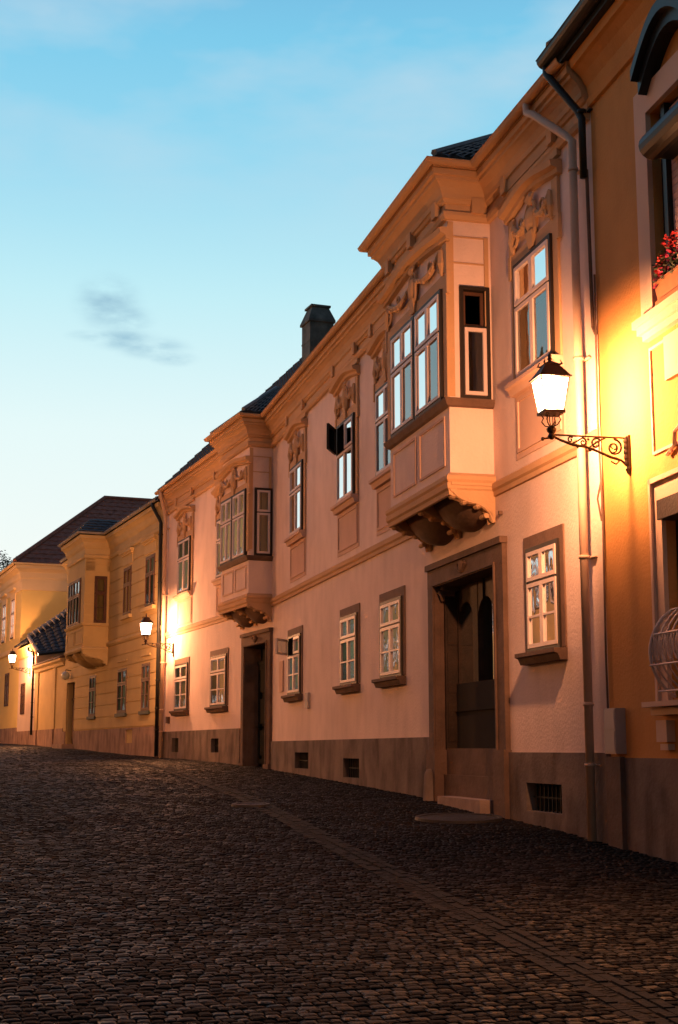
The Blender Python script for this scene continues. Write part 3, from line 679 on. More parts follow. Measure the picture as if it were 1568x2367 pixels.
# ---- bay windows
def side_frame(Fr, u, w=0): return Fr @ Matrix(((0, -1, 0, u), (1, 0, 0, w), (0, 0, 1, 0), (0, 0, 0, 1)))
def bay(parent, Fr, u0, u1, w, zb, z0, z1, fronts, side, wallm, trimm, corbel_m, prj='pink', top=9.0, lobes=2):
    m = MB()
    wall(m, u0, u1, zb, top, [(a, b, z0, z1) for a, b in fronts]); m.xf(lambda x, y, z: (x, w, z))
    n0 = len(m.v); wall(m, 0, w, zb, top, [(side[0], side[1], z0, z1)]); m.xf(lambda x, y, z: (u0, x, z), n0)
    m.q((u1, 0, zb), (u1, w, zb), (u1, w, top), (u1, 0, top)); m.q((u0, 0, zb), (u1, 0, zb), (u1, w, zb), (u0, w, zb))
    by = m.build('bay_window', wallm, parent, Fr)
    # floor inside
    m = MB(); m.q((u0 + .02, 0, z0 - .1), (u1 - .02, 0, z0 - .1), (u1 - .02, w - .02, z0 - .1), (u0 + .02, w - .02, z0 - .1)); m.build('bay_floor', 'void', by, Fr)
    # sill band and base moulding
    pt = [(u0, .0), (u0, w), (u1, w), (u1, .0)]
    m = MB(); m.sweep([(.002, z0 - .13), (.05, z0 - .11), (.085, z0 - .04), (.09, z0 - .014), (.002, z0 - .012)], pt, closed=True); m.build('sill_band', 'stone' if wallm == 'pink' else trimm, by, Fr)
    m = MB(); m.sweep([(.002, zb - .0), (-.02, zb - .09), (.03, zb - .085), (.07, zb - .02), (.065, zb + .03), (.03, zb + .06), (.002, zb + .08)], pt, closed=True); m.build('base_moulding', trimm if wallm == 'pink' else trimm, by, Fr)
    # panels on the parapet
    m = MB(); n = 2
    for i in range(n):
        a = u0 + .18 + i * (u1 - u0 - .2) / n; b = a + (u1 - u0 - .2) / n - .18
        bar_frame(m, a, b, w + .002, w + .02, zb + .2, z0 - .22, .035)
    m.build('parapet_panel', 'trim_pale' if wallm == 'pink' else trimm, by, Fr)
    # cove underneath: bulging shell between carved brackets
    m = MB(); NP = 9; shell = []
    zl = zb - .62
    for j in range(NP + 1):
        f = j / NP; a = f * math.pi / 2
        yy = (w - .10) * (1 - f) ** .75; zz = zb - .09 - (.50) * math.sin(a) ** .9
        shell.append((yy, zz))
    bk = [u0 + .05, (u0 + u1) / 2, u1 - .05]; NU = 12
    for i in range(2):
        x0, x1 = bk[i], bk[i + 1]; n0 = len(m.v)
        for k in range(NU + 1):
            f = k / NU; x = x0 + (x1 - x0) * f; bl = math.sin(math.pi * f) ** .6
            for yy, zz in shell: m.v.append((x, yy * (.80 + .2 * bl) if yy > 0 else 0, zb - .09 + (zz - zb + .09) * (.55 + .45 * bl)))
        q_ = NP + 1
        for k in range(NU):
            for j in range(NP): m.f.append((n0 + k * q_ + j, n0 + (k + 1) * q_ + j, n0 + (k + 1) * q_ + j + 1, n0 + k * q_ + j + 1))
    m.build('cove', corbel_m, by, Fr, True)
    for i, x in enumerate(bk):
        m = MB(); hw = .09
        # S-shaped scroll bracket with leaf ribs
        sp = []
        for j in range(15):
            f = j / 14; yy = (w - .02) * (1 - f) + .03 + .05 * math.sin(f * math.pi * 2); zz = zb - .09 - .50 * f ** 1.15 - .05 * math.sin(f * math.pi * 2)
            sp.append((yy, zz))
        for d in (-.075, -.038, 0, .038, .075):
            m.tube([(x + d, y_, z_) for y_, z_ in sp], [.034 - .012 * (j / 14) + .010 * math.sin(j * 1.7 + d * 40) for j in range(15)], 6)
        n0 = len(m.v)
        for sx in (-hw, hw):
            for y_, z_ in sp: m.v.append((x + sx, y_ - .02, z_))
            for y_, z_ in sp: m.v.append((x + sx, max(0, y_ - .16) if y_ > .1 else 0, zb - .06))
        nn_ = len(sp)
        for s_ in (0, 1):
            o_ = n0 + s_ * 2 * nn_
            for j in range(nn_ - 1): m.f.append((o_ + j, o_ + j + 1, o_ + nn_ + j + 1, o_ + nn_ + j))
        for yy, zz, r in ((w - .03, zb - .15, .05), (.14, zb - .50, .035)):
            m.tube([(x - hw - .012, yy, zz), (x + hw + .012, yy, zz)], r, 10)
        m.box(x - .13, x + .13, 0, w + .01, zb - .10, zb - .06)
        for j in (3, 6, 9): m.ell((x, sp[j][0] + .03, sp[j][1] - .01), (.10, .05, .05), 8, 5)
        m.build('corbel', 'trim' if wallm == 'pink' else trimm, by, Fr)
    if wallm == 'pink':     # near cheek of the base, a plastered quarter filling down to the wall
        n0 = 0; m = MB(); pr = [(0, zb - .09), (w - .02, zb - .09)] + [((w - .02) * (1 - f) ** 1.0 + .03 * math.sin(f * 6.28), zb - .09 - .46 * f ** 1.2 - .03 * math.sin(f * 6.28)) for f in [i / 10 for i in range(1, 11)]]
        m.v = [(u0 + .0, a, b) for a, b in pr]; m.f = [tuple(range(len(pr)))]
        m.v += [(u0 + .06, a, b) for a, b in pr]; k = len(pr); m.f.append(tuple(range(2 * k - 1, k - 1, -1)))
        for i in range(k): j = (i + 1) % k; m.f.append((i, j, k + j, k + i))
        m.build('base_cheek', 'trim_pale', by, Fr)
    return by
by1 = bay(house, FA, *B1, 5.26, 6.38, 7.96, [(3.45, 4.66), (4.72, 5.93)], (.05, .46), 'pink', 'trim', 'stone')
for i, (a, b) in enumerate([(3.45, 4.66), (4.72, 5.93)]):
    wn, Mw, w, h = window(by1, FA, a, b, 6.38, 7.96, .37, 0, .07, y=B1[2], name='window')
SF = side_frame(FA, B1[0])
window(by1, SF, .05, .46, 6.38, 7.96, .36, 0, .05, cols=1, no_upper=True, name='side_window')
m = MB(); bar_frame(m, .11, .42, -.05, -.02, 7.40, 7.91, .045); m.build('inner_sash', 'brownframe', by1, SF)
for fn in ((B1, FA, by1, 7.96), (B2, FB, None, 7.84)):
    pass
by2 = bay(house, FB, *B2, 5.26, 6.26, 7.90, [(.30, 1.38), (1.44, 2.46)], (.02, .45), 'pink', 'trim', 'stone')
for i, (a, b) in enumerate([(.30, 1.38), (1.44, 2.46)]):
    window(by2, FB, a, b, 6.26, 7.90, .37, 0, .07, y=B2[2], curt=(.1, False))
window(by2, side_frame(FB, B2[0]), .03, .45, 6.26, 7.90, .36, 0, .05, cols=1, name='side_window', curt=(.05, False))
# ornaments on the bays
def bay_orn(by, Fr, u0, u1, w, zt):
    m = MB()
    for c in (u0 + .80, u1 - .80): pass
    Mw = Fr @ T((u0 + .14, w, 6.38)); return ornament(by, Mw, u1 - u0 - .28, zt - 6.38, .92)
bay_orn(by1, FA, *B1, 7.96); bay_orn(by2, FB, *B2, 7.86)
for (u0, u1, w), Fr, by in ((B1, FA, by1), (B2, FB, by2)):
    m = MB()
    m.box(.06, w - .03, .002, .016, 8.68, 8.70); m.box(.06, w - .03, .002, .016, 8.30, 8.32); m.box(.04, .10, .002, .03, 6.45, 8.7); m.box(w - .085, w - .0, .002, .012, 6.4, 8.9)
    m.build('side_moulding', 'trim', by, side_frame(Fr, u0))

# ---- portals
def portal(Fr, u0, u1, zt, z0, zbase, ow, oh, depth, big):
    m = MB()
    m.box(u0 - ow, u0, -.02, .07, z0, zt); m.box(u1, u1 + ow, -.02, .07, z0, zt)
    m.box(u0 - ow, u1 + ow, -.02, .072, zt, zt + oh * .75); m.box(u0 - ow - .02, u1 + ow + .02, .0, .11, zt + oh * .75, zt + oh)
    m.box(u0 - .05, u0 - .015, .07, .095, z0, zt + .03); m.box(u1 + .015, u1 + .05, .07, .095, z0, zt + .03); m.box(u0 - .05, u1 + .05, .072, .097, zt + .015, zt + .05)
    rim(m, u0, u1, zbase - .4, zt, depth, False, -.021)
    # low plinth blocks of the jambs
    for a, b in ((u0 - ow - .03, u0 + .06), (u1 - .06, u1 + ow + .03)): m.box(a, b, -.3, .11, zbase - .5, z0)
    # little carved keystone
    c = (u0 + u1) / 2; m.ell((c, .08, zt + oh * .42), (.10, .045, .10), 10, 6)
    for s_ in (-1, 1): m.tube([(c + s_ * .06, .08, zt + .1), (c + s_ * .2, .085, zt + oh * .5), (c + s_ * .12, .08, zt + oh * .62)], [.03, .03, .01], 6)
    p = m.build('portal', 'stone', house, Fr)
    if big:
        for a, s_ in ((u1, -1), (u0, 1)):      # capitals and impost of the deep reveal
            m = MB()
            m.box(a + s_ * .002, a + s_ * .09, -.24, -.02, zt - .14, zt - .002); m.box(a + s_ * .002, a + s_ * .13, -.34, -.03, zt - .06, zt - .001)
            m.box(a + s_ * .002, a + s_ * .03, -.5, -.08, z0 + .1, zt - 1.0); m.box(a + s_ * .002, a + s_ * .03, -.5, -.08, zt - .9, zt - .2)
            m.tube([(a + s_ * .07, -.05, zt - .2), (a + s_ * .1, -.02, zt - .13), (a + s_ * .06, -.0, zt - .07)], .04, 6)
            m.build('capital', 'stone', p, Fr)
        m = MB(); m.box(u1 - .06, u1 - .012, -.31, -.08, z0 + .02, zt - .16)
        for k in (0, 1, 2): m.box(u1 - .075, u1 - .06, -.28, -.11, z0 + .12 + k * .72, z0 + .72 + k * .72)
        m.build('open_gate_leaf', 'wood', p, Fr)
        m = MB()
        m.box(u0 + .06, u1 - .06, -.08, -.7, zbase - .4, z0 + .02); m.box(u0 + .06, u1 - .06, -.079, -.03, zbase - .4, zbase + .42); m.build('threshold', 'stone', p, Fr)
        m = MB(); m.box(u0 + .35, u1 - .45, -.17, .20, zbase - .4, zbase + .12); m.build('bottom_step', 'stone_light', p, Fr)
        for x in (u1 + .12,):
            m = MB(); m.lathe([(0, .50), (.05, .49), (.085, .42), (.10, .2), (.12, -.3)], (x, .13, zbase), 12); m.build('guard_stone', 'plinth', p, Fr, True)
    # door leaves
    d = MB(); y = -depth + .04; dz0 = z0 if big else zbase + .02
    d.q((u0, -depth, dz0 - .3), (u1, -depth, dz0 - .3), (u1, -depth, zt), (u0, -depth, zt))
    W_ = u1 - u0
    if big:
        n = 3; lw = W_ / n
        for i in range(n):
            a = u0 + i * lw; 
            d.box(a, a + .11, y - .03, y + .05, dz0, zt); d.box(a + lw - .11, a + lw, y - .03, y + .05, dz0, zt)
            d.box(a + .11, a + lw - .11, y - .03, y + .04, dz0, dz0 + .95); d.box(a + .17, a + lw - .17, y + .04, y + .06, dz0 + .15, dz0 + .8)
            # arched head of each light
            N = 10; cx = a + lw / 2; r = lw / 2 - .11; zc = zt - .55
            for k in range(N):
                a0, a1 = math.pi * k / N, math.pi * (k + 1) / N
                x0_, x1_ = cx + r * math.cos(a0), cx + r * math.cos(a1); za, zb_ = zc + r * .9 * math.sin(a0), zc + r * .9 * math.sin(a1)
                d.hexa([(x1_, y - .02, zb_), (x0_, y - .02, za), (x0_, y + .04, za), (x1_, y + .04, zb_)], [(x1_, y - .02, zt), (x0_, y - .02, zt), (x0_, y + .04, zt), (x1_, y + .04, zt)])
        dr = d.build('door', 'wood', p, Fr)
        g_ = MB()
        for i in range(n): a = u0 + i * lw; g_.q((a + .1, y, dz0 + .9), (a + lw - .1, y, dz0 + .9), (a + lw - .1, y, zt - .2), (a + .1, y, zt - .2))
        g_.build('door_glass', 'glass', dr, Fr)
        m = MB()
        for i in range(n): 
            for k in range(24): x0_, x1_ = u0 + i * lw + .12 + (lw - .24) * k / 24, u0 + i * lw + .12 + (lw - .24) * (k + 1) / 24; ya, yb = y - .03 + .012 * (k % 2), y - .03 + .012 * ((k + 1) % 2); m.q((x0_, ya - .005, dz0 + .95), (x1_, yb - .005, dz0 + .95), (x1_, yb - .005, zt - .22), (x0_, ya - .005, zt - .22))
        m.build('reflection_drape', 'door_reflection', dr, Fr)  # pleated sheet added behind the panes, coloured like their amber reflection
        k = MB(); k.box(u0 + .02, u1 - .02, y + .062, y + .075, dz0 + .02, dz0 + .97); k.build('kick_panel', 'void', dr, Fr)
    else:
        for i in range(2):
            a = u0 + i * W_ / 2; bar_frame(d, a + .02, a + W_ / 2 - .02, y - .03, y + .03, dz0, zt - .45, .12)
            for z in (0, 1, 2): d.box(a + .18, a + W_ / 2 - .18, y - .03, y + .02, dz0 + .2 + z * .78, dz0 + .82 + z * .78)
        d.box(u0, u1, y - .02, y + .05, zt - .45, zt - .35)
        dr = d.build('door', 'greendoor', p, Fr)
        m = MB(); m.ell((u0 + W_ / 2 - .1, y + .07, dz0 + 1.05), (.035, .035, .035)); m.build('handle', 'iron', dr, Fr)
    return p
portal(FA, p0, p1, pz, 1.64, .86, .33, .36, .36, True)
portal(FB, P2[0], P2[1], P2[2], 1.3, 1.27, .30, .34, .36, False)

# ---- rain pipes
def pipe(Fr, u, w, ztop, zbot, r, name, mt, parent, gut=None, clamps=4):
    m = MB(); pts = []
    if gut:
        gu, gw, gz_ = gut; pts += [(gu, gw, gz_), (gu, gw, gz_ - .12), (gu + (u - gu) * .15, gw - .03, gz_ - .2), (gu + (u - gu) * .85, w + .03, ztop + .1), (u, w, ztop - .02)]
    else: pts.append((u, w, ztop))
    pts.append((u, w, zbot)); m.tube(pts, r, 12); 
    z = zbot + 1.5
    m.tube([(u, w, zbot + 1.46), (u, w, zbot + 1.50)], r * 1.22, 12)
    for i in range(clamps):
        z = zbot + .8 + (ztop - zbot - 1.2) * i / max(1, clamps - 1)
        m.tube([(u, w, z), (u, w, z + .035)], r * 1.25, 12); m.box(u - r - .05, u + r + .05, -.0, w * .4, z + .008, z + .026)
    return m.build(name, mt, parent, Fr, True)
pipe(FA, .10, .12, 8.78, .66, .05, 'downpipe', 'pipe_p', house, (.95, .345, 9.6))
pipe(FB, 10.75, .12, 8.85, 1.36, .062, 'downpipe', 'pipe_p', house, (10.5, .345, 9.6))
# small things fixed on the wall
m = MB(); m.box(14.6, 14.86, .002, .06, 2.5, 2.82); m.build('meter_hatch', 'cab', house, FA)
m = MB(); m.box(17.35, 17.75, .002, .03, 2.95, 3.65); m.build('wall_plaque', 'trim_pale', house, FA)
m = MB(); m.box(10.15, 10.35, .002, .09, 2.42, 2.62); m.build('junction_box', 'stone', house, FB)
m = MB(); m.box(2.98, 3.03, .002, .05, 4.74, 4.79); m.build('wall_hook', 'stone', house, FA)

# ================================================================== ORANGE HOUSE (near right)
oh = tag(empty('orange_house', FC @ T((0, 0, .62))), 'saturated orange rendered house cut by the right edge of the photo', 'house')
ow = (-3.05, -1.60, 6.12, 8.25); lwn = (-3.0, -1.60, 2.14, 4.11)
m = MB(); wall(m, -9, 0, 0, 10.1, [ow, lwn]); rim(m, *ow, .22); rim(m, *lwn, .22); m.q((0, 0, 0), (0, -8, 0), (0, -8, 10.1), (0, 0, 10.1)); m.build('wall', 'orange', oh, FC)
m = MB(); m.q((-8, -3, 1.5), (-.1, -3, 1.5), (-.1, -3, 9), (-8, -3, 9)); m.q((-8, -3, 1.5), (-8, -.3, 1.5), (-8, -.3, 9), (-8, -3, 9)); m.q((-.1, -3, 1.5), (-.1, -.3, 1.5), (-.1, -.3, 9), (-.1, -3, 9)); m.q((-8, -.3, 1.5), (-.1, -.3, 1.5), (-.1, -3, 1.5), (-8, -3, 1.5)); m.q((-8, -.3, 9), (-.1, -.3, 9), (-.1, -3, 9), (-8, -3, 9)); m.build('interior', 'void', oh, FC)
m = MB(); plinth(m, -9, -.0, 1.56); m.build('plinth', 'plinth', oh, FC)
cp_ = [(-9, 0), (.12, 0)]
m = MB(); m.sweep([(.002, 9.05), (.04, 9.06), (.06, 9.14), (.03, 9.18), (.05, 9.3), (.12, 9.42), (.2, 9.5), (.24, 9.52), (.26, 9.62), (.002, 9.63)], [(-9, 0), (-.02, 0)], closed=True); m.build('cornice', 'orange', oh, FC)
gutter([(-9, 0), (.42, 0)], .40, 9.80, .10, 'gutter', 'dark_metal', oh, FC)
m = MB(); tiled(m, (-9, .36, 9.83), (.30, .36, 9.83), (-9, -5.2, 15.2), (.3, -5.2, 15.2), .22, .33); m.q((.3, .3, 9.75), (.3, -5.2, 15.2), (.3, -10, 9.8)); m.q((-9, -5.2, 15.2), (.3, -5.2, 15.2), (.3, -10, 9.8), (-9, -10, 9.8)); m.box(-9, .28, -.1, .34, 9.63, 9.80)
for i in range(4): m.tube([(.30, .36 - i * .33, 9.93 + i * .32), (.30, .05 - i * .33, 10.2 + i * .32)], .085, 8)
m.build('roof', 'dark_metal', oh, FC)
pipe(FC, .03, .10, 8.95, 8.2, .045, 'downpipe', 'dark_metal', oh, (.36, .40, 9.74), 1)
m = MB(); m.tube([(.03, .06, 8.3), (.01, .05, 6.4), (-.05, .04, 6.3)], .022, 8); m.tube([(-.06, .04, 7.0), (-.05, .05, 5.3), (-.06, .03, 4.2), (-.05, .04, 2.6), (-.055, .03, .9)], .013, 6); m.tube([(-.05, .035, 4.6), (-.02, .07, 4.4), (-.05, .04, 4.15)], .012, 6); m.build('cable', 'stone', oh, FC)
# upper window with its surround
def tube_shutter(parent, Mw, w, h): pass
fm = MB(); Mw = FC
m = MB(); a, b, c, d = ow
bar_frame(m, a, b, -.18, -.10, c, d, .06); m.box(a + .06, b - .06, -.17, -.11, (c + d) / 2 - .02, (c + d) / 2 + .02)
w1 = m.build('window', 'box', oh, FC)
m = MB(); m.q((a + .05, -.14, c), (b - .05, -.14, c), (b - .05, -.14, d), (a + .05, -.14, d)); m.build('pane', 'glass', w1, FC)
m = MB()
for k in range(22): z = c + .34 + (d - c - .4) * k / 22; m.box(a + .1, b - .30, -.085, -.07, z, z + (d - c - .4) / 22 - .006)
m.build('blind', 'blind', w1, FC)
m = MB(); m.box(b - .28, b - .20, -.09, -.02, c, d); m.build('guide_rail', 'dark_metal', w1, FC)
m = MB(); m.box(b, b + .20, .002, .06, c - .05, d + .3); m.box(b + .2, b + .36, .002, .025, c - .05, d + .35); m.box(a - .36, a, .002, .06, c - .05, d + .3); m.box(a, b, .002, .06, d + .002, d + .3)
m.build('surround', 'orange_pale', w1, FC)
m = MB(); m.tube([(a - .2, .16, 7.72), (b - .33, .16, 7.72)], .14, 16); m.box(a - .2, b - .34, -.1, .16, 7.60, 7.86); m.build('shutter_cassette', 'dark_metal', w1, FC)
m = MB(); N = 14
for k in range(N):
    f0, f1 = k / N, (k + 1) / N; x0 = b - .06 - f0 * (b - a - .1); x1 = b - .06 - f1 * (b - a - .1); z0_ = 8.42 + .42 * math.sin(math.pi * f0); z1_ = 8.42 + .42 * math.sin(math.pi * f1)
    m.hexa([(x0, 0, z0_), (x1, 0, z1_), (x1, .16, z1_), (x0, .16, z0_)], [(x0, 0, z0_ + .14), (x1, 0, z1_ + .14), (x1, .16, z1_ + .14), (x0, .16, z0_ + .14)])
    m.hexa([(x0, 0, z0_ + .14), (x1, 0, z1_ + .14), (x1, .24, z1_ + .14), (x0, .24, z0_ + .14)], [(x0, 0, z0_ + .26), (x1, 0, z1_ + .26), (x1, .24, z1_ + .26), (x0, .24, z0_ + .26)])
m.build('arched_hood', 'dark_metal', w1, FC)
m = MB(); m.box(a - .5, b + .35, .0, .14, 5.98, 6.06); m.box(a - .44, b + .30, .0, .11, 5.90, 5.98); m.box(a - .36, b + .25, .0, .07, 5.83, 5.90); m.build('sill_cornice', 'orange_pale', w1, FC)
m = MB(); bar_frame(m, a - .2, b + .22, .002, .02, 4.62, 5.75, .03); m.box(a + .1, b - .20, .002, .05, 5.3, 5.75)
m.tube([(b - .25, .03, 4.58), (b - .15, .03, 4.55), (b - .32, .03, 4.62), (b - .34, .03, 4.75), (b - .5, .03, 4.80)], .022, 6); m.build('apron_panel', 'orange_pale', w1, FC)
# lower window
a, b, c, d = lwn; m = MB(); bar_frame(m, a, b, -.18, -.10, c, d, .07); w2 = m.build('window', 'box', oh, FC)
m = MB(); m.q((a + .05, -.14, c), (b - .05, -.14, c), (b - .05, -.14, d), (a + .05, -.14, d)); m.build('pane', 'glass', w2, FC)
m = MB(); m.box(b, b + .17, .002, .05, c - .02, d + .2); m.box(a, b, .002, .05, d + .002, d + .2); m.box(b + .17, b + .22, .002, .085, c - .02, d + .25); m.box(a - .2, b + .22, .002, .085, d + .2, d + .25); m.build('surround', 'orange_pale', w2, FC)
m = MB(); m.box(a, b - .003, -.08, .10, d - .20, d - .002); m.build('shutter_cassette', 'wood', w2, FC)
m = MB(); m.box(a - .5, b + .30, 0, .20, 2.06, 2.11); m.box(a - .4, b + .24, 0, .13, 1.98, 2.05); m.box(b - .02, b + .22, .0, .09, 1.72, 1.93); m.box(b, b + .18, 0, .07, 1.64, 1.70); m.build('sill', 'orange_pale', w2, FC)
m = MB(); N = 11      # bellied basket grille
for k in range(N):
    x = b - .12 - (b - a - .1) * k / (N - 1); P = [(x, .03 + .22 * math.sin(math.pi * min(1, f * 1.1)) ** .8 if f < .91 else .03, 3.0 - .85 * f) for f in [i / 10 for i in range(11)]]
    m.tube(P, .010, 5)
    for s_ in (-1, 1):
        P = [(x + s_ * .05 * math.cos(q), .20 + .05 * math.sin(q * .5), 2.62 + .13 * math.sin(q)) for q in [i * math.pi / 5 for i in range(9)]]; m.tube(P, .009, 5)
for s_ in (b - .12, a - .05):
    P = [(s_, .03 + .25 * math.sin(math.pi * f) ** .7, 3.0 - .85 * f) for f in [i / 12 for i in range(13)]]; m.tube(P, .016, 6)
for z, y_ in ((3.0, .04), (2.75, .24), (2.45, .28), (2.2, .2)): m.tube([(b - .12, y_, z), (a - .05, y_, z)], .011, 5)
m.build('basket_grille', 'white_iron', w2, FC)
m = MB(); m.box(-.43, -.13, .0, .12, 1.60, 2.08); m.box(-.41, -.15, .12, .126, 1.86, 2.06); m.box(-.41, -.15, .12, .126, 1.62, 1.84); cb = m.build('meter_cabinet', 'cab', oh, FC)
m = MB(); m.box(-.48, -.1, .046, .10, .4, 1.57); m.build('cable_casing', 'stone', oh, FC)

# flower box on the upper sill: a thing that rests there
fb = tag(empty('flower_box', FC @ T((-2.3, .06, 6.07))), 'brown flower box with red and magenta geraniums on the window sill at the right edge', 'flower box')
m = MB(); a, b = -3.0, -1.84; FW = FC
m.hexa([(a, -.02, 6.12), (b, -.02, 6.12), (b, .11, 6.12), (a, .11, 6.12)], [(a - .02, -.04, 6.28), (b + .02, -.04, 6.28), (b + .02, .135, 6.28), (a - .02, .135, 6.28)]); m.box(a - .03, b + .03, -.05, .145, 6.28, 6.305); m.box(a, b, -.02, .14, 6.063, 6.10)
m.build('planter', 'planter', fb, FC)
rr = random.Random(11); m = MB()
def leaf(mb, p, s, rr):
    a, t_ = rr.uniform(0, 6.28), rr.uniform(-.6, .6); d = Vector((math.cos(a), math.sin(a), t_)) * s; e = Vector((-math.sin(a), math.cos(a), rr.uniform(-.5, .5))) * s * .6
    p = Vector(p); mb.q(p - d, p + e, p + d, p - e)
for i in range(420): leaf(m, (rr.uniform(a, b), rr.uniform(-.05, .18), rr.uniform(6.27, 6.27 + rr.choice((.1, .18, .3)))), .028, rr)
m.build('foliage', 'leaf', fb, FC)
for nm, mt, cs in (('bloom', 'red', [(-1.90, 6.44), (-1.97, 6.50), (-2.10, 6.66), (-2.20, 6.56), (-2.3, 6.66), (-2.5, 6.6), (-2.7, 6.65), (-2.9, 6.5)]), ('bloom', 'magenta', [(-1.84, 6.32), (-1.85, 6.27), (-2.0, 6.38), (-2.15, 6.5), (-2.4, 6.48), (-2.8, 6.45)])):
    for x, z in cs:
        m = MB()
        for k in range(34):
            v = Vector((rr.gauss(0, 1), rr.gauss(0, 1), rr.gauss(0, 1))).normalized() * .06; leaf(m, (x + v.x, .09 + v.y, z + v.z), .026, rr)
        m.build(nm, mt, fb, FC)

# ================================================================== YELLOW HOUSE
YE = 16.3
yh = tag(empty('yellow_house', FY @ T((0, 0, 1.45))), 'two storey yellow house with banded render and a square bay window in mid distance', 'house')
YU = [(1.25, 2.48), (4.55, 5.68)]; YG = [(1.62, 2.75), (4.88, 6.3), (9.95, 11.15)]
B3 = (8.08, 11.3, .93); yd = (14.0, 15.7, 1.75, 4.33)
hs = [(a, b, 6.24, 7.90) for a, b in YU] + [(a, b, 2.88, 4.40) for a, b in YG] + [yd, (8.2, 11.2, 5.9, 8.8)]
m = MB(); wall(m, .02, YE, 0, 9.45, hs); m.q((YE, 0, 0), (YE, -9, 0), (YE, -9, 9.45), (YE, 0, 9.45)); m.q((.02, 0, 0), (.02, -9, 0), (.02, -9, 9.45), (.02, 0, 9.45)); rim(m, *yd, .3)
# banded courses
for z0_, z1_, st in ((2.4, 5.3, .42), (5.55, 8.5, .42)):
    z = z0_
    while z < z1_ - .1:
        zz = min(z1_, z + st - .035); n0 = len(m.v); wall(m, .02, YE, z, zz, hs); m.xf(lambda x, y, z: (x, .022, z), n0)
        for (q_, e_) in ((z, 0), (zz, 0)): 
            us = [.02] + sorted([v for h_ in hs if h_[2] < q_ < h_[3] for v in h_[:2]]) + [YE]
            for k in range(0, len(us) - 1, 2): m.q((us[k], 0, q_), (us[k + 1], 0, q_), (us[k + 1], .022, q_), (us[k], .022, q_))
        z += st
m.build('wall', 'yellow', yh, FY)
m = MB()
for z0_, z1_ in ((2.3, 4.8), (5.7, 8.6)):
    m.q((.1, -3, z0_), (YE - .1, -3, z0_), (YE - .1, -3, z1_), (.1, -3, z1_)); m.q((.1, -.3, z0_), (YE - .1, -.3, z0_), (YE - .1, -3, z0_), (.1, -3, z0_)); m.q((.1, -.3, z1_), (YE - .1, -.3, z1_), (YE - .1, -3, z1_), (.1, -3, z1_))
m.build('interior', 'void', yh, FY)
m = MB(); plinth(m, .02, yd[0] - .1, 2.36, [(3.8, 4.8, 1.85, 2.3)]); plinth(m, yd[1] + .1, YE, 2.36); m.build('plinth', 'yellow_plinth', yh, FY)
m = MB(); m.q((3.8, -.1, 1.85), (4.8, -.1, 1.85), (4.8, -.1, 2.3), (3.8, -.1, 2.3)); m.build('cellar_vent', 'wood', yh, FY)
yp = [(.03, 0), (B3[0], 0), (B3[0], B3[2]), (B3[1], B3[2]), (B3[1], 0), (YE, 0)]
m = MB(); m.sweep([(.024, 8.55), (.06, 8.58), (.07, 8.68), (.03, 8.72), (.04, 8.9), (.10, 9.0), (.14, 9.14), (.22, 9.24), (.26, 9.26), (.28, 9.38), (.002, 9.39)], yp, closed=True); m.build('cornice', 'yellow_trim', yh, FY)
m = MB(); m.sweep([(.002, 5.30), (.05, 5.33), (.09, 5.40), (.09, 5.46), (.024, 5.5)], [(.03, 0), (B3[0], 0)], closed=True); m.build('string_course', 'yellow_trim', yh, FY)
gutter(yp, .33, 9.47, .06, 'gutter', 'mortar', yh, FY)
m = MB()
tiled(m, (.0, .30, 9.48), (YE + .3, .30, 9.48), (.0, -4.8, 11.9), (YE - 3, -4.8, 11.9), .3, .4); m.q((0, -4.8, 11.9), (YE - 3, -4.8, 11.9), (YE + .3, -10, 9.5), (0, -10, 9.5)); m.q((YE + .3, .3, 9.48), (YE - 3, -4.8, 11.9), (YE + .3, -10, 9.5)); m.q((0, .3, 9.48), (0, -4.8, 11.9), (0, -10, 9.5))
c0, c1 = (B3[0] - .3, B3[2] + .3, 9.48), (B3[1] + .3, B3[2] + .3, 9.48); tp, bk_ = (9.0, .55, 10.15), (9.0, -.9, 10.15); tp2, bk2 = (10.4, .55, 10.15), (10.4, -.9, 10.15)
tiled(m, (c0[0], .3, 9.48), c0, bk_, tp, .25, .3, .03); tiled(m, c1, (c1[0], .3, 9.48), tp2, bk2, .25, .3, .03); tiled(m, c0, c1, tp, tp2, .25, .3, .03); m.q(tp, tp2, bk2, bk_)
m.build('roof', 'tile', yh, FY)
for i, (a, b) in enumerate(YU):
    wn, Mw, w, h = window(yh, FY, a, b, 6.24, 7.90, .36, 0, .04, frame_m='brownframe', sash_m='brownframe', curt=None)
    m = MB(); m.box(.05, w - .05, -.20, -.16, .05, h * .62); m.build('roller_blind', 'shutter', wn, Mw)
    m = MB(); m.box(-.2, w + .2, .0, .14, -.14, -.02); m.build('sill', 'yellow_trim', wn, Mw)
    m = MB(); m.box(-.28, w + .28, .0, .16, h + .52, h + .60); m.box(-.22, w + .22, .0, .11, h + .44, h + .52); m.box(-.16, w + .16, .024, .05, h + .1, h + .44); m.build('hood_moulding', 'yellow_trim', wn, Mw)
for i, (a, b) in enumerate(YG):
    wn, Mw, w, h = window(yh, FY, a, b, 2.88, 4.40, .34, .5, .03, frame_m='brownframe', sash_m='brownframe', curt=(.1, True))
    m = MB(); m.box(-.08, w + .08, .0, .09, -.12, -.01); m.build('sill', 'shutter', wn, Mw)
    m = MB(); m.box(-.05, w + .05, .024, .06, h + .25, h + .31); m.build('hood_moulding', 'yellow_trim', wn, Mw)
by3 = bay(yh, FY, *B3, 5.25, 6.20, 7.90, [(8.75, 9.95), (10.0, 11.0)], (.12, .56), 'yellow', 'yellow_trim', 'yellow_trim', top=8.7)
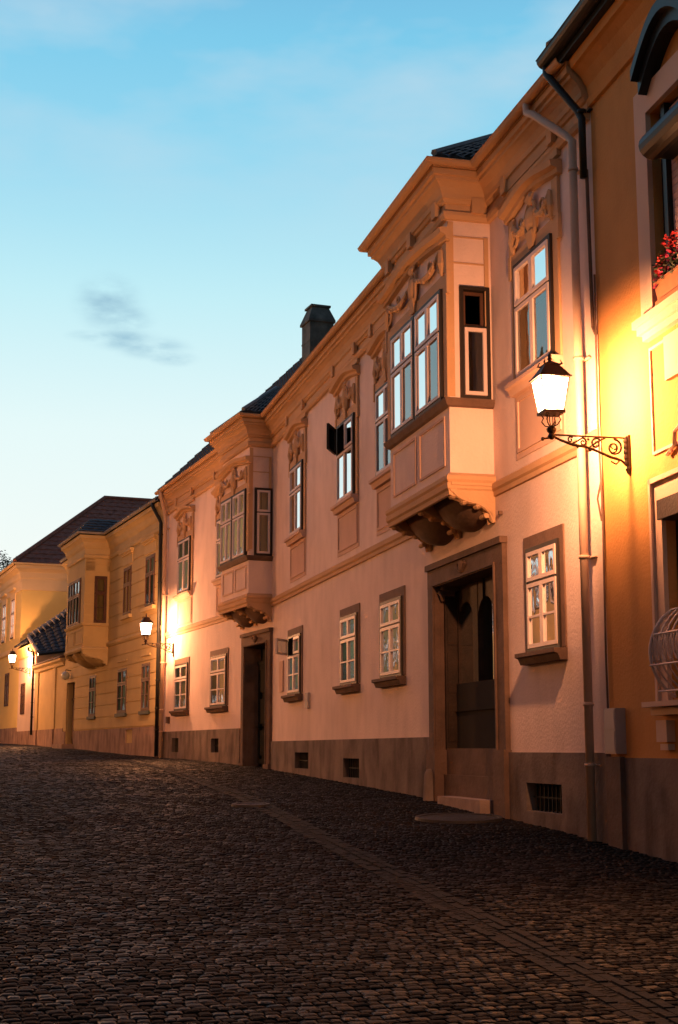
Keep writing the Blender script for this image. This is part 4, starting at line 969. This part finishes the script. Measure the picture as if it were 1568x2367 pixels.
for a, b in [(8.75, 9.95), (10.0, 11.0)]: window(by3, FY, a, b, 6.20, 7.90, .36, 0, .04, y=B3[2], frame_m='brownframe', sash_m='brownframe', curt=(.1, False))
window(by3, side_frame(FY, B3[0]), .12, .56, 6.20, 7.90, .36, .5, .03, cols=1, frame_m='brownframe', sash_m='brownframe', curt=(.0, False), name='side_window')
m = MB()
for k in range(8): z = 5.7 + k * .40; m.box(.02, .11, .002, .014, z, z + .35); m.box(.57, B3[2] - .03, .002, .014, z, z + .35)
for z in (8.05, 8.35): m.box(.02, B3[2] - .03, .002, .014, z, z + .27)
m.build('render_band', 'yellow', by3, side_frame(FY, B3[0]))
m = MB(); a, b, c, d = yd; m.box(a, b, -.3, -.24, c, d)
for x in (a + .1, (a + b) / 2 + .05): m.box(x, x + (b - a) / 2 - .15, -.24, -.21, c + .25, d - .9); 
m.box(a, b, -.24, -.19, d - .7, d - .62); dr = m.build('door', 'brownframe', yh, FY); m = MB(); m.ell(((a + b) / 2, -.17, 2.9), (.04, .04, .04)); m.build('handle', 'iron', dr, FY)
m = MB(); m.box(a - .1, b + .3, .0, .5, 1.2, 1.85); m.build('door_step', 'stone_light', yh, FY)
pipe(FY, .22, .12, 8.75, 1.42, .06, 'downpipe', 'dark_metal', yh, (.5, .33, 9.42), 5)
gl_ = tag(empty('globe_lamp', FY @ T((14.9, .25, 4.55))), 'unlit round milk glass lamp over the brown door of the yellow house', 'lamp')
m = MB(); m.ell((14.9, .25, 4.6), (.17, .17, .17), 16, 12); m.build('globe', 'globe', gl_, FY, True)
m = MB(); m.tube([(14.9, .0, 4.8), (14.9, .25, 4.84), (14.9, .25, 4.76)], .02, 6); m.build('bracket', 'iron', gl_, FY)

# ---- low gate annex with tiled roof
ann = tag(empty('courtyard_wall', FY @ T((19.8, 0, 1.75))), 'low yellow rendered wall with stone coping between the banded house and the white fronted house', 'wall')
m = MB(); wall(m, YE + .02, 23.5, 0, 5.35); m.box(18.3, 18.9, .002, .05, 2.3, 5.3); m.box(22.6, 23.3, .002, .05, 2.3, 5.3); m.build('wall', 'yellow', ann, FY)
m = MB(); plinth(m, YE + .02, 23.5, 2.5); m.box(18.3, 18.9, .046, .10, 1, 2.5); m.box(22.5, 23.3, .046, .10, 1, 2.5); m.build('plinth', 'yellow_plinth', ann, FY)
m = MB(); m.sweep([(.002, 5.1), (.08, 5.13), (.12, 5.25), (.22, 5.33), (.22, 5.42), (.002, 5.43)], [(YE + .02, 0), (23.5, 0)], closed=True); m.build('cornice', 'yellow_trim', ann, FY)
m = MB(); m.q((YE + .02, 0, 5.44), (23.5, 0, 5.44), (23.5, -.5, 5.44), (YE + .02, -.5, 5.44)); m.q((YE + .02, -.5, 0), (23.5, -.5, 0), (23.5, -.5, 5.44), (YE + .02, -.5, 5.44)); m.sweep([(-.28, 5.44), (.26, 5.44), (.22, 5.50), (-.15, 5.60), (-.28, 5.60)], [(YE + .03, 0), (23.45, 0)], closed=True)
m.build('coping', 'stone', ann, FY)

# ---- small white fronted house
wh = tag(empty('white_fronted_house', FY @ T((25.8, 0, 1.9))), 'low white fronted house with one narrow window behind the farthest street lamp', 'house')
hs = [(26.5, 27.7, 3.33, 4.8)]
m = MB(); wall(m, 23.52, 28.6, 0, 6.5, hs); m.q((23.52, 0, 0), (23.52, -6, 0), (23.52, -6, 6.1), (23.52, 0, 6.1)); m.build('wall', 'white_pl', wh, FY)
m = MB(); m.q((23.6, -1, 3), (28.5, -1, 3), (28.5, -1, 5), (23.6, -1, 5)); m.build('interior', 'void', wh, FY)
m = MB(); plinth(m, 23.52, 28.6, 2.5); m.build('plinth', 'yellow_plinth', wh, FY)
m = MB(); m.sweep([(.002, 6.0), (.06, 6.05), (.10, 6.2), (.16, 6.4), (.20, 6.52), (.002, 6.53)], [(23.54, 0), (28.6, 0)], closed=True); m.build('cornice', 'cream', wh, FY)
m = MB(); tiled(m, (24.7, .26, 6.62), (28.58, .26, 6.62), (24.9, -3, 9.2), (28.58, -3, 9.2), .3, .36, .05); m.q((24.9, -3, 9.2), (28.58, -3, 9.2), (28.58, -6.2, 6.5), (24.7, -6.2, 6.5)); 
tiled(m, (22.7, .05, 5.98), (22.7, -3.2, 6.50), (24.9, .16, 6.86), (24.95, -3.1, 9.2), .30, .34, .06); m.q((22.7, -3.2, 6.5), (24.95, -3.1, 9.2), (24.7, -6.2, 6.5)); rf = m.build('roof', 'tile', wh, FY)
m = MB(); V0, V1 = Vector((24.85, .20, 6.92)), Vector((24.95, -3.1, 9.28))
for k in range(15):
    p = V0.lerp(V1, k / 15); q_ = V0.lerp(V1, (k + 1.15) / 15); m.tube([p, q_], [.13, .085], 8); m.tube([p + Vector((-.05, 0, .05)), p + Vector((-.45, -.06, -.16))], [.07, .015], 6)
m.tube([Vector((22.75, .08, 6.08)), Vector((24.85, .20, 6.92))], .09, 8)
m.build('verge_tile', 'mortar', rf, FY)
m = MB(); m.tube([(22.62, .1, 5.95), (22.62, -3.3, 6.46)], .07, 8); m.build('gutter', 'dark_metal', wh, FY)
wn, Mw, w, h = window(wh, FY, 26.5, 27.7, 3.33, 4.8, .36, .5, .03, frame_m='brownframe', sash_m='brownframe')
pipe(FY, 23.75, .1, 6.0, 2.3, .055, 'downpipe', 'dark_metal', wh, (24.4, .25, 6.4), 3)

# ---- far yellow house with red hipped roof
fh = tag(empty('red_roofed_house', FY @ T((33, 0, 2))), 'tall cream yellow house with brownish red hipped roof at the end of the street', 'house')
U0, U1, FZ = 28.62, 39.0, 10.55
hs = [(31.75, 33.1, 3.86, 5.55), (30.6, 31.8, 7.3, 9.3), (33.6, 34.9, 7.3, 9.3), (36.6, 37.9, 7.3, 9.3), (35.8, 37, 3.86, 5.55)]
m = MB(); wall(m, U0, U1, 0, FZ, hs); m.q((U0, 0, 0), (U0, -16, 0), (U0, -16, FZ), (U0, 0, FZ)); m.q((U1, 0, 0), (U1, -16, 0), (U1, -16, FZ), (U1, 0, FZ)); m.build('wall', 'cream', fh, FY)
m = MB(); m.q((U0 + .1, -1, 3), (U1 - .1, -1, 3), (U1 - .1, -1, 10), (U0 + .1, -1, 10)); m.build('interior', 'void', fh, FY)
m = MB(); plinth(m, U0, U1, 2.7); m.build('plinth', 'yellow_plinth', fh, FY)
fp = [(U0, -16), (U0, 0), (U1, 0)]
m = MB(); m.sweep([(.002, 9.55), (.05, 9.56), (.06, 10.1), (.12, 10.2), (.16, 10.45), (.34, 10.6), (.40, 10.62), (.42, 10.78), (.002, 10.8)], fp, closed=True); m.build('cornice', 'cream_pale', fh, FY)
gutter(fp, .50, 10.86, .08, 'gutter', 'cream_pale', fh, FY)
m = MB(); m.sweep([(.002, 6.45), (.10, 6.5), (.14, 6.7), (.002, 6.75)], [(U0, 0), (U1, 0)], closed=True); m.build('string_course', 'cream_pale', fh, FY)
e = .5; um = (U0 + U1) / 2; zt_ = 10.85 + (um - U0 + e) * .80
m = MB(); tiled(m, (U0 - e, -16, 10.85), (U0 - e, e, 10.85), (um, -16, zt_), (um, e - (um - U0 + e) , zt_), .5, .5, .04); tiled(m, (U0 - e, e, 10.85), (U1 + e, e, 10.85), (um, e - (um - U0 + e), zt_), (um + .02, e - (um - U0 + e), zt_), .5, .5, .04); m.q((U1 + e, e, 10.85), (U1 + e, -16, 10.85), (um, -16, zt_), (um, e - (um - U0 + e), zt_))
m.q((U0 - e, -16, 10.85), (um, -16, zt_), (U1 + e, -16, 10.85))
m.tube([(U0 - e, e, 10.95), (um, e - (um - U0 + e), zt_ + .08), (um, -16, zt_ + .08)], .12, 6)
rf = m.build('roof', 'tile_red', fh, FY)
m = MB(); 
for (x, y_) in ((30.4, -4.4), (30.9, -7.5), (30.5, -10.5)): z = 10.85 + (x - U0 + e) * .8; m.hexa([(x - .35, y_ - .3, z - .3), (x - .35, y_ + .3, z - .3), (x + .6, y_ + .3, z + .1), (x + .6, y_ - .3, z + .1)], [(x - .35, y_ - .2, z + .1), (x - .35, y_ + .2, z + .1), (x + .6, y_ + .1, z + .52), (x + .6, y_ - .1, z + .52)])
m.build('roof_vent', 'tile_red', rf, FY)
for a, b, c, d in hs:
    wn, Mw, w, h = window(fh, FY, a, b, c, d, .36, .5, .03, frame_m='brownframe', sash_m='white' if c > 7 else 'brownframe')
    if c > 7:
        m = MB(); m.box(-.15, -.015, .002, .06, -.1, h + .3); m.box(w + .015, w + .15, .002, .06, -.1, h + .3); m.box(-.015, w + .015, .002, .06, h + .015, h + .3); m.box(-.3, w + .3, .002, .2, h + .45, h + .55); m.build('surround', 'cream_pale', wn, Mw)

# ---- street lamps on wrought iron arms
def scroll(mb, cx, cz, r0, turns, a0, sg, r):
    P = []
    for i in range(20):
        f = i / 19; a = a0 + sg * turns * 2 * math.pi * f; rad = r0 * (1 - .82 * f); P.append((0, cx + rad * math.cos(a), cz + rad * math.sin(a)))
    mb.tube(P, [r * (1.1 - .3 * i / 19) for i in range(20)], 6)
def street_lamp(Fr, u, z, label, power=LAMP_POWER, arm=.88):
    Mw = Fr @ T((u, 0, z)) ; root = tag(empty('street_lamp', Mw), label, 'street lamp', 'lit wrought iron wall lamps')
    # local: y outward from the wall, z 0 = arm top
    m = MB(); m.box(-.035, .035, .002, .03, -.34, .03); m.box(-.022, .022, .03, .055, -.30, .01)
    for k in range(5): m.ell((0, .05, -.03 - k * .06), (.032, .022, .034), 8, 5)
    m.tube([(0, .03, -.33), (0, .02, -.38), (0, .012, -.41)], [.03, .02, .004], 6)
    m.tube([(0, .03, 0), (0, arm, .0)], .011, 6)
    m.tube([(0, .04, -.30), (0, .10, -.245), (0, .22, -.215), (0, .36, -.16), (0, .50, -.115), (0, .64, -.10), (0, .78, -.055), (0, arm - .02, -.02)], [.012, .014, .017, .014, .016, .017, .014, .013], 7)
    scroll(m, .18, -.11, .095, 1.5, math.pi / 2, 1, .012); scroll(m, .19, -.105, .06, 1.0, -math.pi / 2, -1, .009)
    scroll(m, .38, -.075, .062, 1.4, 2.4, -1, .010); scroll(m, .53, -.065, .045, 1.3, 1.2, 1, .009); scroll(m, .67, -.045, .034, 1.2, 2.4, -1, .008)
    m.tube([(0, .28, -.01), (0, .36, -.05), (0, .46, -.12)], .011, 6); m.tube([(0, .52, -.01), (0, .60, -.06), (0, .66, -.09)], .010, 6)
    m.tube([(0, .12, -.245), (0, .16, -.29), (0, .22, -.26)], .009, 6)
    for a, b in ((.25, -.205), (.45, -.15), (.59, -.12), (.47, -.03)): m.ell((0, a, b), (.016, .016, .016), 6, 4)
    m.tube([(0, arm - .02, -.03), (0, arm + .07, -.045), (0, arm + .10, -.045)], .010, 6); m.ell((0, arm + .10, -.05), (.022, .022, .022), 6, 4)
    m.build('bracket', 'iron', root, Mw)
    Ml = Mw @ T((0, arm, 0)); m = MB()
    m.lathe([(.02, -.05), (.045, -.02), (.03, .01), (.05, .04), (.055, .065), (.03, .085), (.018, .10)], (0, 0, 0), 10)
    for sx, sy in ((1, 1), (1, -1), (-1, 1), (-1, -1)):
        m.tube([(0, 0, .08), (sx * .05, sy * .05, .10), (sx * .078, sy * .078, .15), (sx * .062, sy * .062, .19), (sx * .09, sy * .09, .245)], .007, 6)
        m.tube([(0, 0, .06), (sx * .03, sy * .03, .14), (sx * .03, sy * .03, .2), (sx * .06, sy * .06, .245)], .006, 6)
    b, t_, zb_, zt_ = .105, .155, .25, .60
    c = lambda r, z: [(-r, -r, z), (r, -r, z), (r, r, z), (-r, r, z)]
    m.hexa(c(b + .012, zb_ - .03), c(b + .012, zb_))
    for i in range(4):
        p, q_ = Vector(c(b, zb_)[i]), Vector(c(t_, zt_)[i]); m.tube([p, q_], .008, 4)
        s0, s1 = Vector(c(b, zb_)[i]), Vector(c(b, zb_)[(i + 1) % 4]); m.tube([s0, s1], .009, 4)
        s0, s1 = Vector(c(t_, zt_)[i]), Vector(c(t_, zt_)[(i + 1) % 4]); m.tube([s0, s1], .009, 4)
        s0, s1 = Vector(c(t_ * .97, zt_ - .03)[i]), Vector(c(t_ * .97, zt_ - .03)[(i + 1) % 4]); m.tube([s0, s1], .005, 4)
    lan = m.build('lantern', 'iron', root, Ml)
    m = MB(); ro = t_ + .022; m.hexa(c(ro, zt_), c(ro, zt_ + .018)); m.hexa(c(ro - .008, zt_ + .018), c(ro * .52, zt_ + .13)); m.hexa(c(ro * .5, zt_ + .13), c(ro * .42, zt_ + .16)); m.hexa(c(ro * .46, zt_ + .16), c(.02, zt_ + .20))
    for sx, sy in ((1, 1), (1, -1), (-1, 1), (-1, -1)): m.tube([(sx * .06, sy * .06, zt_ + .14), (sx * .10, sy * .10, zt_ + .16), (sx * .085, sy * .085, zt_ + .20)], [.014, .012, .004], 6)
    m.lathe([(.03, .19), (.018, .205), (.028, .225), (.016, .245), (.022, .262), (.014, .28), (0, .31)], (0, 0, zt_), 10); m.build('lantern_roof', 'iron', lan, Ml)
    m = MB(); b -= .001; t_ -= .001
    for i in range(4): j = (i + 1) % 4; m.q(c(b, zb_ + .006)[i], c(b, zb_ + .006)[j], c(t_, zt_ - .006)[j], c(t_, zt_ - .006)[i])
    m.build('lantern_glass', 'lampglass', lan, Ml)
    ld = bpy.data.lights.new('lamp_light', 'POINT'); ld.energy = power; ld.color = LAMP_COL; ld.shadow_soft_size = .07
    link('lamp_light', ld, Ml @ T((0, 0, .42)), root)
street_lamp(FC, -.78, 4.93, 'lit lantern street lamp nearest the camera, on the orange wall beside the rain pipes')
street_lamp(FB, 9.8, 4.80, 'lit lantern street lamp at the far corner of the pink house')
street_lamp(FY, 25.11, 5.45, 'lit lantern street lamp farthest away, at the left edge on the white fronted house')

# ---- tree beyond the roofs on the far left
def tree(x, y, h, r, lab):
    Mw = T((x, y, gz(y))); root = tag(empty('broadleaf_tree', Mw), lab, 'tree'); rr = random.Random(5)
    m = MB(); m.tube([(0, 0, -.3), (.1, 0, h * .3), (.0, .1, h * .55), (.1, 0, h * .85)], [.35, .28, .2, .06], 8)
    tips = []
    for k in range(14):
        a = rr.uniform(0, 6.28); z0_ = h * rr.uniform(.35, .7); p = Vector((0, 0, z0_)); q_ = Vector((math.cos(a) * r * rr.uniform(.5, .95), math.sin(a) * r * rr.uniform(.5, .95), z0_ + h * rr.uniform(.1, .28))); m.tube([p, p.lerp(q_, .5) + Vector((0, 0, .2)), q_], [.12, .07, .02], 5); tips.append(q_)
    m.build('trunk', 'bark', root, Mw)
    m = MB(); tips += [Vector((0, 0, h * .9)), Vector((.8, 0, h * .85))]
    for p in tips:
        for c_ in range(7):
            q_ = p + Vector((rr.gauss(0, .55), rr.gauss(0, .55), rr.gauss(0, .5)))
            for k in range(60): leaf(m, q_ + Vector((rr.gauss(0, .28), rr.gauss(0, .28), rr.gauss(0, .25))), .11, rr)
    m.build('crown', 'leaf', root, Mw)
tree(-25.9, 108, 15.2, 3.6, 'dark green tree top rising behind the roofs at the far left edge')

# ================================================================== THE OTHER SIDE OF THE STREET (beside and behind the camera)
def opposite(o, a, length, h, colm, label, cols_):
    d = az(a); Fr = Matrix(((-d[0], d[1], 0, o[0] + d[0] * length), (-d[1], -d[0], 0, o[1] + d[1] * length), (0, 0, 1, 0), (0, 0, 0, 1)))
    g0 = gz(o[1]); root = tag(empty('townhouse', Fr @ T((length / 2, 0, g0))), label, 'house', 'houses on the other side of the street')
    hs = []; n = int(length / 2.9)
    for k in range(n):
        x = 1.0 + k * (length - 2) / n
        for z in (2.9, 6.4, 9.6): 
            if z + 2 < h: hs.append((x, x + 1.25, z + .0, z + 1.8))
    m = MB(); wall(m, 0, length, -3, h, hs); m.q((0, 0, -3), (0, -8, -3), (0, -8, h), (0, 0, h)); m.q((length, 0, -3), (length, -8, -3), (length, -8, h), (length, 0, h)); m.build('wall', colm, root, Fr)
    m = MB(); m.q((.1, -1, 2), (length - .1, -1, 2), (length - .1, -1, h - .5), (.1, -1, h - .5)); m.build('interior', 'void', root, Fr)
    m = MB(); m.sweep([(.002, h - .6), (.1, h - .5), (.12, h - .3), (.32, h - .1), (.34, h + .02), (.002, h + .03)], [(0, 0), (length, 0)], closed=True); m.build('cornice', 'yellow_trim', root, Fr)
    m = MB(); m.q((-.1, .36, h + .03), (length + .1, .36, h + .03), (length + .1, -4, h + 2.2), (-.1, -4, h + 2.2)); m.q((-.1, -4, h + 2.2), (length + .1, -4, h + 2.2), (length + .1, -8.3, h), (-.1, -8.3, h)); m.build('roof', 'tile_red', root, Fr)
    for (a_, b_, c_, d_) in hs: window(root, Fr, a_, b_, c_, d_, .36, .5, .04, sub=False)
    return Fr
nr = (math.cos(R(-13.9)), -math.sin(R(-13.9)))
def opp_pt(s, off=3.9): return (-off * nr[0] + s * dA[0], -off * nr[1] + s * dA[1])
F1 = opposite(opp_pt(-14), -13.9, 15.9, 12.2, 'opp', 'ochre three storey house beside the camera on the left side of the street', 0)
F2 = opposite(opp_pt(2), -13.9, 16.9, 12.6, 'opp', 'ochre three storey house opposite the orange house', 0)
F3 = opposite(opp_pt(19), -14.3, 15.9, 12.9, 'cream', 'cream three storey house opposite the pink house', 0)
pb = opp_pt(35.2); dq = az(-21.5)
F4 = opposite(pb, -21.5, 17.5, 14.6, 'opp', 'ochre three storey house opposite the far bay window of the pink house', 0)
F5 = opposite((pb[0] + 17.6 * dq[0], pb[1] + 17.6 * dq[1]), -21.5, 17.5, 14.0, 'cream', 'cream three storey house opposite the banded yellow house', 0)
F6 = opposite((pb[0] + 35.2 * dq[0], pb[1] + 35.2 * dq[1]), -21.5, 24, 14.5, 'opp', 'long ochre three storey house opposite the gate annex', 0)

street_lamp(F3, 9.0, gz(30) + 4.0, 'added unseen fill lantern across the street on the cream house opposite the pink house', 480)  # lamp added out of view to warm the pink front
street_lamp(F5, 4.0, gz(64) + 4.6, 'added unseen fill lantern across the street on the cream house opposite the banded yellow house', 3200)  # added lamp, unseen from the camera, brightens the far yellow houses
street_lamp(F4, 14.8, gz(38) + 4.0, 'added unseen lantern for fill and reflections across the street on the ochre house opposite the far bay window', 1200)  # added out-of-view lamp lights the ochre front mirrored in the windows
F7 = opposite((pb[0] + 59.5 * dq[0], pb[1] + 59.5 * dq[1]), -21.5, 40, 12.4, 'cream', 'long cream three storey house far down on the left side of the street', 0)
F8 = opposite((pb[0] + 100 * dq[0], pb[1] + 100 * dq[1]), -20.5, 60, 13.0, 'opp', 'very long ochre house farthest down on the left side of the street', 0)
